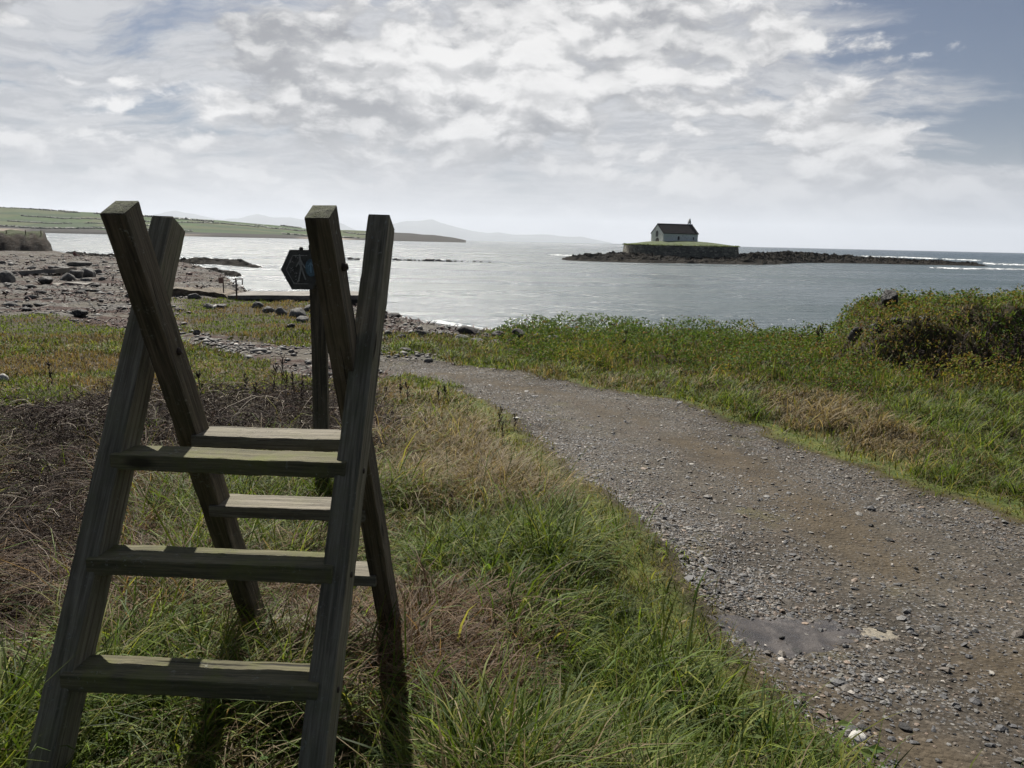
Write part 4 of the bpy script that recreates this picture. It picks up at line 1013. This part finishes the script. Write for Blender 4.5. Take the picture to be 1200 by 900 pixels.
for A,B in zip(rg,rg[1:]):
    for i in range(n):
        bm.faces.new((A[i],A[(i+1)%n],B[(i+1)%n],B[i]))
bmesh.ops.remove_doubles(bm,verts=bm.verts,dist=.001)
o=bm_obj('island_turf',bm,simple('island_turf_grass',(.055,.075,.022),.95,.35,.7,.1),None,True);o.location=wallE.location;tag(o,kind='structure')
# grass fringe hanging over the wall head
a_=R.uniform(0,2*np.pi,2600);pp=np.array([ovalpt(t,.965) for t in a_]);
blades('island_grass',pp[:,0]+icx+R.normal(0,.25,2600),pp[:,1]+IY+R.normal(0,.2,2600),np.full(2600,zt),R.uniform(.2,.6,2600),np.full(2600,.16),R.uniform(0,6.28,2600),R.uniform(.6,1.5,2600),R.uniform(.5,2.,2600),pick(GREEN*.7,2600),M_GRASS,2)
# church
cl=at(776.5,283,IY-3);chz=at(795,283.2,IY-3)[2]
alpha=D(31);CL,CW,EH,RH=10.4,5.6,2.25,2.35
cb=zt+1.12
church=empty('church',(0,0,0));cpos=at(795,283,IY-1)
# left-front corner is where gable and long wall meet (px 777)
cor=at(777,283,IY-4)
church.location=(cor[0],IY-4,cb-.15);church.rotation_euler=(0,0,D(16))
tag(church,'small whitewashed stone church with dark slate roof on the walled island','church')
M_WASH=rockmat('worn_whitewash',(.70,.69,.66),(.80,.79,.76),(.50,.48,.44),1.1,.04,.9)
M_SLATE=rockmat('dark_slate',(.008,.008,.010),(.015,.015,.018),(.012,.012,.014),1.5,.03,.9,.05)
CW=7.4   # gable runs back from the front corner
bm=bmesh.new()
out_=[(0,0),(CW,0),(CW,EH),(CW/2,EH+RH),(0,EH)]
bm_prism(bm,out_,0,CL,'x')   # (x=h along length, y=a across, z)
bmesh.ops.subdivide_edges(bm,edges=bm.edges[:],cuts=3,use_grid_fill=True)
bm_obj('wall',bm,M_WASH,church)
rf=bmesh.new()
ov=.22;sl=RH/(CW/2)
o2=[(-ov,EH-ov*sl+.06),(CW/2,EH+RH+.06),(CW+ov,EH-ov*sl+.06),(CW+ov,EH-ov*sl+.24),(CW/2,EH+RH+.26),(-ov,EH-ov*sl+.24)]
bm_prism(rf,o2,-.12,CL+.12,'x');roof=bm_obj('roof',rf,M_SLATE,church)
bm=bmesh.new();bm_box(bm,(-.14,CW/2-.12,EH+RH+.24),(CL+.14,CW/2+.12,EH+RH+.36));bm_obj('ridge_tiles',bm,M_ROCK,roof)
M_DARK=simple('dark_opening',(.012,.012,.014),.5,.2,5)
def opening(name,x0,x1,z0,z1,face='front',arch=True,mat=M_DARK,frame=True):
    w=(x1-x0);pts=[(x0,z0),(x1,z0),(x1,z1-w*.45)]+[(x0+w/2+w/2*math.cos(t),z1-w*.45+w*.45*math.sin(t)) for t in np.linspace(.3,math.pi-.3,6)]+[(x0,z1-w*.45)]
    bm=bmesh.new()
    if face=='front':bm_prism(bm,pts,-.03,.12,'y')
    else:bm_prism(bm,pts,-.03,.12,'x')
    return bm_obj(name,bm,mat,church)
opening('window',4.3,4.85,.55,1.6)
opening('window',8.9,9.2,.7,1.45)
opening('window',CW*.42,CW*.62,1.35,3.05,'gable')
opening('door',CW*.32,CW*.62,-.1,1.15,'gable',mat=simple('dark_door',(.03,.025,.025),.6))
bell=empty('bellcote',(0,0,0)) if False else None
bx=bmesh.new();ww=.42;hh=EH+RH
bo=[(CW/2-ww,hh-.3),(CW/2-ww*.55,hh-.3),(CW/2-ww*.5,hh+1.0),(CW/2,hh+1.25),(CW/2+ww*.5,hh+1.0),(CW/2+ww*.55,hh-.3),(CW/2+ww,hh-.3),(CW/2+ww*.95,hh+1.05),(CW/2+.12,hh+1.85),(CW/2-.12,hh+1.85),(CW/2-ww*.95,hh+1.05)]
# front-facing profile so the arch shows from the shore
def bc(o_): return [(a-CW/2,b) for a,b in o_]
A=[bx.verts.new((CL-.85+a,CW/2-.2,b)) for a,b in bc(bo)];B=[bx.verts.new((CL-.85+a,CW/2+.2,b)) for a,b in bc(bo)]
bx.faces.new(A);bx.faces.new(B[::-1])
for i in range(len(bo)):bx.faces.new((A[i],A[(i+1)%len(bo)],B[(i+1)%len(bo)],B[i]))
bmesh.ops.recalc_face_normals(bx,faces=bx.faces);bmesh.ops.triangulate(bx,faces=[f for f in bx.faces if len(f.verts)>4])
bcote=bm_obj('bellcote',bx,M_WASH,church)
bm=bmesh.new();bm_tube(bm,[(CL-.85,CW/2,hh+1.05),(CL-.85,CW/2,hh+.8),(CL-.85,CW/2,hh+.6)],[.05,.13,.18],8);bm_obj('bell',bm,M_DARK,bcote,True)
# foam round the reef and on the near shore
m=NT('sea_foam');v=m.pos();n_=m.noise(m.mapv(v,(.5,1,1)),1.4,7,.75);tb=m.n('ShaderNodeBsdfTransparent');df=m.bsdf((.8,.82,.82),.7)
x=m.n('ShaderNodeMixShader');m.t.links.new(m.mr(n_,.47,.54),x.inputs[0]);m.t.links.new(tb.outputs[0],x.inputs[1]);m.t.links.new(df,x.inputs[2]);M_FOAM=m.out(x.outputs[0])
def foam(pts,w,h,seed):
    pts=np.array([w0(*p) for p in pts]);seg=np.linalg.norm(np.diff(pts,axis=0),axis=1);cum=np.concatenate([[0],np.cumsum(seg)])
    nx=120;ny=10;t=np.linspace(0,cum[-1],nx);cx=np.interp(t,cum,pts[:,0]);cy=np.interp(t,cum,pts[:,1]);s=np.linspace(-1,1,ny)
    ww=w*(.3+vnoise(t*.4,t*0,seed))*sstep(0,.1,t/cum[-1])*sstep(1,.9,t/cum[-1])
    X_=cx[:,None]+0*s;Y_=cy[:,None]+s[None]*ww[:,None]*.5;Z_=.07+h*(1-s**2)[None]*(.3+vnoise(t[:,None]*.9,s[None]*3,seed+1))
    ii,jj=np.meshgrid(np.arange(nx-1),np.arange(ny-1),indexing='ij');q=np.stack([ii*ny+jj,(ii+1)*ny+jj,(ii+1)*ny+jj+1,ii*ny+jj+1],-1).reshape(-1,4)
    tag(np_mesh('foam',np.stack([X_,Y_,Z_],-1).reshape(-1,3),q,M_FOAM,None,True),kind='stuff')
foam([(1085,314),(1120,315.2),(1160,315.6),(1240,317)],7,.25,1)
foam([(1150,309.6),(1190,311),(1260,313)],10,.5,2)
foam([(1000,300.5),(1060,302),(1100,304),(1150,306)],16,.5,3)
foam([(900,299),(960,300),(1010,301.5)],14,.3,4)
foam([(640,299),(690,300.5),(740,300)],10,.3,5)
foam([(505,377),(530,381),(560,386),(600,391),(640,394)],1.4,.04,6)
foam([(545,390),(580,393),(620,397),(660,399)],1.2,.04,7)
foam([(250,322),(262,331),(266,337)],3.,.05,8)
# ------------------------------------------------------------------ headland and mountains
def hz(px,h_px,dist):
    """world x and height for a crest px pixels across and h_px above the horizon at depth dist"""
    d=ray(px,281.3-(560-px)*.0225-h_px);return d[0]/d[1]*dist,CAMZ+d[2]/d[1]*dist
hp=[(-250,32),(-100,28),(0,25.7),(60,24),(118,22.8),(170,20.5),(217,18.5),(260,16),(300,13.2),(350,10),(400,8.4),(430,8),(470,6.8),(510,5.6),(530,3),(546,.0)]
Dh=1500.
nx,ny=420,60
pxs=np.linspace(-250,546,nx);hh_=np.interp(pxs,[a for a,b in hp],[b for a,b in hp])
GXs=np.zeros((nx,ny));GYs=np.zeros((nx,ny));GZs=np.zeros((nx,ny))
for i,(p,h) in enumerate(zip(pxs,hh_)):
    x0,zc=hz(p,max(h,0),Dh+420)
    x1,_=hz(p,0,1.)
    for j in range(ny):
        f=j/(ny-1);yy=Dh-60+40*math.sin(p*.02)+560*f
        GXs[i,j]=x1*yy;GYs[i,j]=yy
        pr_=np.interp(f,[0,.03,.1,.45,.82,1],[-.03,.10,.17,.55,1.0,1.0])
        GZs[i,j]=pr_*(zc-1)*(yy/(Dh+400) if f<.8 else 1)
GZs+= (fbm(GXs*.01,GYs*.01,301,4)-.5)*5*sstep(.03,.2,np.linspace(0,1,ny))[None]*sstep(0,6,hh_)[:,None]
GZs[:,0]=-3
ii,jj=np.meshgrid(np.arange(nx-1),np.arange(ny-1),indexing='ij');q=np.stack([ii*ny+jj,(ii+1)*ny+jj,(ii+1)*ny+jj+1,ii*ny+jj+1],-1).reshape(-1,4)
fr=np.linspace(0,1,ny)[None]+0*GXs
px_=pxs[:,None]+0*GXs
field=sstep(.16,.20,fr+ (fbm(GXs*.02,GYs*.02,305,3)-.5)*.1)*sstep(450,425,px_)
sandm=sstep(.10,.07,fr)*(sstep(340,380,px_)*sstep(425,395,px_)+ .8*sstep(120,170,px_)*sstep(260,200,px_)*.5+.6*sstep(40,10,px_))
cols=np.zeros((nx,ny,3));base=np.array([.026,.023,.019])
# patchwork of fields
fi=np.floor(fr*9+(GXs*.002));fj=np.floor(GXs*.006+fi*.37)
hv=_h(fi.astype(np.int64),fj.astype(np.int64),9)
G1=np.array([.040,.075,.016]);G2=np.array([.062,.078,.025]);G3=np.array([.028,.055,.014])
fc=np.where((hv<.45)[...,None],G1,np.where((hv<.75)[...,None],G2,G3))
cols=base*(1-field[...,None])+fc*field[...,None];cols=cols*(1-sandm[...,None])+np.array([.34,.28,.22])*sandm[...,None]
M_HEAD=tintstone('headland_fields',.95,.15,.02)
tag(np_mesh('headland',np.stack([GXs,GYs,GZs],-1).reshape(-1,3),q,M_HEAD,cols.reshape(-1,3),True),kind='structure')
from bisect import bisect
def hgz(ip,f):
    i=min(nx-1,max(0,int(round((ip+250)/796*(nx-1)))));j=int(f*(ny-1));return GXs[i,j],GYs[i,j],GZs[i,j]
M_HEDGE=leafmat('hedge_leaves',.1)
def hedge(p0,p1,f0,f1,w,h,seed):
    k=160;t=np.linspace(0,1,k);pts=np.array([hgz(p0+(p1-p0)*a,f0+(f1-f0)*a+.05*math.sin(a*9+seed)+.03*math.sin(a*23+seed)) for a in t])
    n=k*10;i=R.integers(0,k-1,n);b=R.random(n)[:,None];c=pts[i]*(1-b)+pts[i+1]*b
    gap=vnoise(i*.12,i*0,seed)>.36
    c=c[gap];n=len(c)
    sz=h*R.uniform(.6,1.3,n)
    o=stones('hedgerow',c[:,0]+R.normal(0,2,n),c[:,1]+R.normal(0,2,n),c[:,2]+sz*.3,sz,np.full(n,.55),pick(np.array([[.025,.04,.014],[.035,.05,.018],[.03,.032,.018]]),n),M_HEDGE,1,.25,False,None)
    return o
HL=[('highest dark hedgerow along the skyline of the green headland',-240,350,.80,.80,3.2),('dark hedgerow across the upper fields of the headland',-240,300,.58,.62,2.2),('dark hedgerow through the middle fields of the headland',-240,330,.40,.44,2.2),('lowest dark hedgerow along the shore fields of the headland',-240,420,.22,.20,2.8),('hedgerow over the right end of the green headland fields',300,430,.70,.60,2.0)]
for i,(lb,a_,b_,f0,f1,h) in enumerate(HL):tag(hedge(a_,b_,f0,f1,2,h,400+i),lb,'hedge')
def mountains(name,prof,dist,seed):
    P_=np.array(prof,float);px=np.linspace(P_[0,0],P_[-1,0],260);h=np.interp(px,P_[:,0],P_[:,1])
    h=h+(fbm(px*.06,px*0,seed,4)-.5)*1.6*sstep(0,4,h)
    nx=len(px);ny=14;Vx=np.zeros((nx,ny,3))
    for i in range(nx):
        x1,zc=hz(px[i],max(h[i],0),dist+1500)
        for j in range(ny):
            f=j/(ny-1);yy=dist-1500+6000*f;x_=(ray(px[i],280)[0]/ray(px[i],280)[1])
            prf=np.interp(f,[0,.5,1],[0,1,.2])
            zz=max(0,zc)*prf*(1+.25*(fbm(i*.08,j*.5,seed+3,3)-.5)*(1-abs(2*f-1)));Vx[i,j]=(x_*yy,yy,zz-4 if j==0 else zz)
    ii,jj=np.meshgrid(np.arange(nx-1),np.arange(ny-1),indexing='ij');q=np.stack([ii*ny+jj,(ii+1)*ny+jj,(ii+1)*ny+jj+1,ii*ny+jj+1],-1).reshape(-1,4)
    return tag(np_mesh(name,Vx.reshape(-1,3),q,M_MTN,None,True),kind='structure')
M_MTN=simple('far_mountain',(.06,.07,.06),.95,.3,.001)
mountains('mountains',[(150,0),(182,22),(208,27),(235,22.5),(262,19),(280,21),(303,26),(322,22),(341,23.5),(365,20),(385,17),(401,16),(417,8.5),(428,5),(445,14),(461,18),(477,21),(495,22.5),(506,23.5),(518,20),(528,17.5),(545,13),(553,11),(570,9),(585,10.5),(600,8),(617,7.5),(648,8.5),(665,7),(680,6.8),(700,4),(718,0)],24000,501)
# ------------------------------------------------------------------ person sitting on the far shore
def person():
    x,y=hit(88,301);gz=float(zat(x,y))
    bm=bmesh.new()
    J={'pelvis':(0,0,.14),'chest':(-.10,0,.45),'neck':(-.06,0,.62),'head':(-.02,0,.72),'headt':(0,0,.86),
       'hL':(.05,-.10,.13),'kL':(.42,-.13,.34),'fL':(.72,-.13,.07),'tL':(.86,-.13,.06),
       'hR':(.05,.10,.13),'kR':(.44,.13,.30),'fR':(.78,.13,.07),'tR':(.92,.13,.06),
       'sL':(-.08,-.20,.54),'eL':(.05,-.25,.32),'wL':(.26,-.20,.30),'sR':(-.08,.20,.54),'eR':(.05,.25,.32),'wR':(.28,.18,.28)}
    Ed=[('pelvis','chest'),('chest','neck'),('neck','head'),('head','headt'),('pelvis','hL'),('hL','kL'),('kL','fL'),('fL','tL'),('pelvis','hR'),('hR','kR'),('kR','fR'),('fR','tR'),('chest','sL'),('sL','eL'),('eL','wL'),('chest','sR'),('sR','eR'),('eR','wR')]
    rad={'pelvis':.15,'chest':.16,'neck':.06,'head':.10,'headt':.07,'hL':.10,'kL':.075,'fL':.05,'tL':.045,'hR':.10,'kR':.075,'fR':.05,'tR':.045,'sL':.07,'eL':.05,'wL':.04,'sR':.07,'eR':.05,'wR':.04}
    ks=list(J);me=bpy.data.meshes.new('person');me.from_pydata([J[k] for k in ks],[(ks.index(a),ks.index(b)) for a,b in Ed],[])
    o=bpy.data.objects.new('person',me);COL.objects.link(o)
    md=o.modifiers.new('s','SKIN')
    for i,k in enumerate(ks):me.skin_vertices[0].data[i].radius=(rad[k],rad[k]);me.skin_vertices[0].data[i].use_root=(k=='pelvis')
    o.modifiers.new('u','SUBSURF').levels=2
    o.modifiers['u'].render_levels=2
    me.materials.append(simple('dark_red_clothing',(.10,.035,.03),.9,.3,8))
    o.location=(x,y,gz);o.scale=(1.05,1.05,1.05);o.rotation_euler=(0,0,-.2)
    tag(o,'person in dark reddish clothes sitting on the far shore with legs stretched towards the water','person')
    bm=bmesh.new();bmesh.ops.create_icosphere(bm,subdivisions=2,radius=.115);h=bm_obj('hair',bm,simple('dark_hair',(.02,.015,.012),.7),o,True);h.location=(-.035,0,.82);h.scale=(1,1,.85)
person()
# ------------------------------------------------------------------ dead stalks standing above the grass
def stalk(x,y,h,seed,label,group,col=(.035,.027,.024),br=9):
    rn=random.Random(seed);bm=bmesh.new()
    lean=(rn.uniform(-.12,.12),rn.uniform(-.12,.12));r=math.hypot(x,y);th=max(.0028,r*.0006)
    main=[(lean[0]*h*(k/6)**1.5+rn.uniform(-.01,.01),lean[1]*h*(k/6)**1.5,h*k/6-.02) for k in range(7)]
    bm_tube(bm,main,[th*(1.2-.12*k) for k in range(7)],5)
    for b in range(br):
        t=rn.uniform(.35,1);k=min(5,int(t*6));p=Vector(main[k]).lerp(Vector(main[k+1]),t*6-k if t<1 else 1)
        a=rn.uniform(0,6.28);L=h*rn.uniform(.08,.22);e=Vector((math.cos(a)*.6,math.sin(a)*.6,1)).normalized()
        pts=[p,p+e*L*.5,p+e*L*.9+Vector((0,0,L*.15))]
        bm_tube(bm,pts,[th*.7,th*.6,th*.4],4)
        # seed clusters
        for s in range(3):
            q=pts[1].lerp(pts[2],s/2);vs=bmesh.ops.create_icosphere(bm,subdivisions=1,radius=th*rn.uniform(.8,1.5))['verts']
            for v in vs:v.co+=q+Vector((rn.uniform(-th,th),rn.uniform(-th,th),0))
    o=bm_obj('dead_stalk',bm,M_STALK,None,True);o.location=(x,y,float(zat(x,y)));return tag(o,label,'plant',group)
M_STALK=simple('dead_brown_stalk',(.05,.035,.03),.9,.4,30)
i=0
for px,py,h in((458,500,.22),(478,476,.34),(470,470,.3),(515,478,.30),(522,470,.26),(590,520,.34),(585,500,.3),(556,520,.22),(500,510,.24),(452,478,.3),(603,500,.2),(530,600,.18),(540,640,.2),(520,500,.2)):
    x,y=hit(px,py);stalk(x,y,h,600+i,'thin dead brown stalk in the pale grass between stile and track','dead stalks between stile and track');i+=1
for px,py,h in((235,470,.4),(225,455,.5),(300,480,.45),(320,470,.5),(335,478,.5),(345,470,.42),(355,480,.4),(62,455,.35),(290,465,.35),(330,455,.55)):
    x,y=hit(px,py);stalk(x,y,h,630+i,'dark dead twiggy stalk above the bramble tangle behind the stile','dead stalks in the bramble tangle',br=14);i+=1
for px,py,h in((1062,450,.55),(1078,448,.6),(1092,455,.5),(1110,440,.6),(1125,436,.65),(1140,442,.6),(1155,430,.7),(1170,440,.6),(1185,435,.7),(1196,430,.7),(1100,430,.6),(1150,450,.6),(1068,440,.4),(1180,455,.5)):
    x,y=hit(px,py);stalk(x,y,h,660+i,'tall dark dock stalk in front of the grassy mound','dock stalks in front of the mound',br=16);i+=1
for px,py,h in((730,405,.55),(955,405,.75),(962,404,.8),(935,405,.5),(790,404,.4)):
    x,y=hit(px,py+14);stalk(x,y,h*.45+.35,690+i,'bare wispy stalk standing up from the bushes against the water','stalks against the water',br=10);i+=1
# broad pale blades, bottom right, and one draped over the stile foot
def broad(px,py,L,az,el,dr,w,label,col=(.12,.20,.05)):
    x,y=hit(px,py);o=blades('broad_leaf',np.array([x]),np.array([y]),zat(np.array([x]),np.array([y])),np.array([L]),np.array([w]),np.array([az]),np.array([el]),np.array([dr]),np.array([col]),M_GRASS,10,False)
    return tag(o,label,'leaf')
broad(905,905,.26,1.35,.75,.5,.020,'broad bright green blade leaning right at the bottom of the picture')
broad(900,905,.22,.2,1.4,.2,.016,'upright broad green blade beside the leaning one at the bottom')
broad(855,895,.2,-.4,1.35,.3,.014,'upright green blade at the bottom left of the two broad ones')
broad(812,705,.20,.9,1.2,.5,.012,'single bright blade sticking up where the grass meets the wet patch')
# ------------------------------------------------------------------ haze
m=NT('sea_haze');pv=m.n('ShaderNodeVolumePrincipled');pv.inputs['Color'].default_value=(.80,.86,.95,1);pv.inputs['Density'].default_value=4.5e-5;pv.inputs['Anisotropy'].default_value=.2
M_HAZE=m.out(None,pv.outputs[0])
bm=bmesh.new();bm_box(bm,(-36000,-3000,-4.2),(36000,36000,1000));tag(bm_obj('haze',bm,M_HAZE),kind='stuff')
# ------------------------------------------------------------------ light, sky, camera
SAZ=D(-18.7);SEL=D(47.5)
sun=bpy.data.lights.new('sun','SUN');sun.energy=5.0;sun.angle=D(.6);sun.color=(1,.95,.87)
so=bpy.data.objects.new('sun',sun);COL.objects.link(so)
sd=Vector((math.cos(SEL)*math.sin(SAZ),math.cos(SEL)*math.cos(SAZ),math.sin(SEL)));so.rotation_euler=sd.to_track_quat('Z','Y').to_euler();so.location=(0,0,30)
w=bpy.data.worlds.new('World');sc.world=w;w.use_nodes=True;w.cycles.sampling_method='MANUAL';w.cycles.sample_map_resolution=512
m=NT('w',w)
sky=m.n('ShaderNodeTexSky',sky_type='NISHITA',sun_disc=False);sky.sun_elevation=SEL;sky.sun_rotation=SAZ;sky.altitude=5;sky.air_density=1.;sky.dust_density=1.2;sky.ozone_density=1.5
g=m.coord('Generated');s3=m.n('ShaderNodeSeparateXYZ');m.t.links.new(g,s3.inputs[0]);dx,dy,dz=s3.outputs
zz=m.math('ADD',m.math('MAXIMUM',dz,0.),.10)
comb=m.n('ShaderNodeCombineXYZ');m.put(comb.inputs[0],m.math('DIVIDE',dx,zz));m.put(comb.inputs[1],m.math('DIVIDE',dy,zz));p=comb.outputs[0]
gy=m.math('MAXIMUM',dy,.15);gx=m.math('DIVIDE',dx,gy);gz_=m.math('DIVIDE',dz,gy)
def gau(cx,cz,sx,sz,amp):
    a=m.math('DIVIDE',m.math('SUBTRACT',gx,cx),sx);b=m.math('DIVIDE',m.math('SUBTRACT',gz_,cz),sz)
    return m.math('MULTIPLY',m.math('EXPONENT',m.math('MULTIPLY',m.math('ADD',m.math('MULTIPLY',a,a),m.math('MULTIPLY',b,b)),-1)),amp)
bias=None
for t in[(-.27,.19,.13,.045,.07),(.30,.08,.2,.02,.05),(.62,.33,.26,.12,-.30),(.66,.155,.13,.05,-.20),(-.30,.285,.17,.022,-.12),(-.12,.185,.05,.016,-.05),(.10,.27,.24,.075,.12),(-.62,.29,.10,.05,.14),(-.02,.16,.18,.04,.05),(.40,.16,.10,.035,.08),(.33,.26,.06,.03,.04)]:
    q=gau(*t);bias=q if bias is None else m.math('ADD',bias,q)
front=m.mr(dy,-.25,.35)
bias=m.math('ADD',bias,m.math('MULTIPLY',m.math('SUBTRACT',1.,front),-.16))
wv=m.n('ShaderNodeTexNoise');m.put(wv.inputs['Vector'],g);wv.inputs['Scale'].default_value=3.5;wv.inputs['Detail'].default_value=6
wv2=m.n('ShaderNodeTexNoise');m.put(wv2.inputs['Vector'],g);wv2.inputs['Scale'].default_value=22.;wv2.inputs['Detail'].default_value=5
gw=m.vm('ADD',g,m.vm('SCALE',m.vm('SUBTRACT',wv.outputs['Color'],(.5,.5,.5)),None,.07))
gw=m.vm('ADD',gw,m.vm('SCALE',m.vm('SUBTRACT',wv2.outputs['Color'],(.5,.5,.5)),None,.016))
def cl(v,det=7):
    v=m.mapv(v,(1,1,2.1))
    a=m.noise(v,3.7,det+2,.60);b=m.noise(m.vm('ADD',v,(3.1,7.7,2.)),14,5,.6)
    # billows: rounded lobes give the cauliflower edges of cumulus
    vo=m.n('ShaderNodeTexVoronoi',feature='F1');m.put(vo.inputs['Vector'],v);vo.inputs['Scale'].default_value=17.;vo.inputs['Detail'].default_value=1.;vo.inputs['Roughness'].default_value=.5
    lob=m.math('SUBTRACT',.5,vo.outputs['Distance'])
    return m.math('ADD',m.math('ADD',m.math('MULTIPLY',a,.80),m.math('MULTIPLY',b,.20)),m.math('MULTIPLY',lob,.10))
n0=cl(gw);n1_=cl(m.vm('ADD',gw,(sd.x*.012,sd.y*.008,.016)));n2_=cl(m.vm('ADD',gw,(sd.x*.04,sd.y*.03,.05)))
dens=m.math('ADD',n0,bias)
cum=m.mr(dens,.455,.52)
warp=m.vm('ADD',p,m.vm('SCALE',m.vm('SUBTRACT',wv.outputs['Color'],(.5,.5,.5)),None,1.2))
veil=m.noise(m.mapv(warp,(.9,1.3,1),(1,2,0)),1.5,6,.62)
veilf=m.math('MULTIPLY',m.mr(m.math('ADD',veil,m.math('MULTIPLY',bias,1.5)),.29,.52),.88)
veilf=m.math('MULTIPLY',veilf,m.mr(dy,-.2,.3,.25,1))
lit=m.math('ADD',m.mr(m.math('SUBTRACT',n0,n1_),-.045,.055,0,.5),m.mr(m.math('SUBTRACT',n0,n2_),-.10,.11,0,.5))
thick=m.mr(dens,.60,.78)
ccol=m.mix(lit,(3.3,3.4,3.65),(9.8,9.7,9.6));ccol=m.mix(m.math('MULTIPLY',thick,.25),ccol,(4.2,4.25,4.4))
skyc=m.mix(1.,sky.outputs[0],(.30,.35,.43),'MULTIPLY')
vtex=m.noise(m.mapv(warp,(1.2,1.8,1),(5,2,0)),3.0,7,.66)
vcol=m.mix(m.mr(vtex,.38,.62),(5.0,5.1,5.4),(6.8,6.85,7.0))
c1=m.mix(veilf,skyc,vcol);c2=m.mix(m.math('MULTIPLY',cum,.95),c1,ccol)
low=m.noise(m.mapv(gw,(6,6,19)),1,7,.66)
low2=m.noise(m.mapv(gw,(14,14,34)),1,5,.66)
lowc=m.mix(m.mr(m.math('ADD',m.math('MULTIPLY',low,.7),m.math('MULTIPLY',low2,.3)),.42,.60),(4.7,4.8,5.1),(6.1,6.15,6.3));lowc=m.mix(m.mr(gx,.1,.75),lowc,(3.4,3.8,4.5))
lowf=m.math('MULTIPLY',m.mr(dz,.15,.015),.85);lowf=m.math('MULTIPLY',lowf,m.mr(dy,-.3,.2,.6,1))
c3=m.mix(lowf,c2,lowc)
bg=m.n('ShaderNodeBackground');m.put(bg.inputs[0],c3);bg.inputs[1].default_value=.056
wo=m.n('ShaderNodeOutputWorld');m.t.links.new(bg.outputs[0],wo.inputs['Surface'])
cam=bpy.data.cameras.new('camera');cam.sensor_width=36;cam.lens=27.;cam.clip_start=.05;cam.clip_end=60000
co=bpy.data.objects.new('camera',cam);COL.objects.link(co);sc.camera=co
B_=-FW
co.matrix_world=Matrix(((RT[0],UP[0],B_[0],0),(RT[1],UP[1],B_[1],0),(RT[2],UP[2],B_[2],CAMZ),(0,0,0,1)))
vs=sc.view_settings;vs.view_transform='Standard';vs.look='None';vs.exposure=0.72;vs.gamma=1;vs.use_curve_mapping=False
sc.render.engine='CYCLES';cy=sc.cycles;cy.max_bounces=6;cy.diffuse_bounces=3;cy.glossy_bounces=3;cy.transmission_bounces=4;cy.transparent_max_bounces=6;cy.volume_bounces=0
cy.use_denoising=True;cy.caustics_reflective=False;cy.caustics_refractive=False;cy.use_adaptive_sampling=True;cy.adaptive_threshold=.02
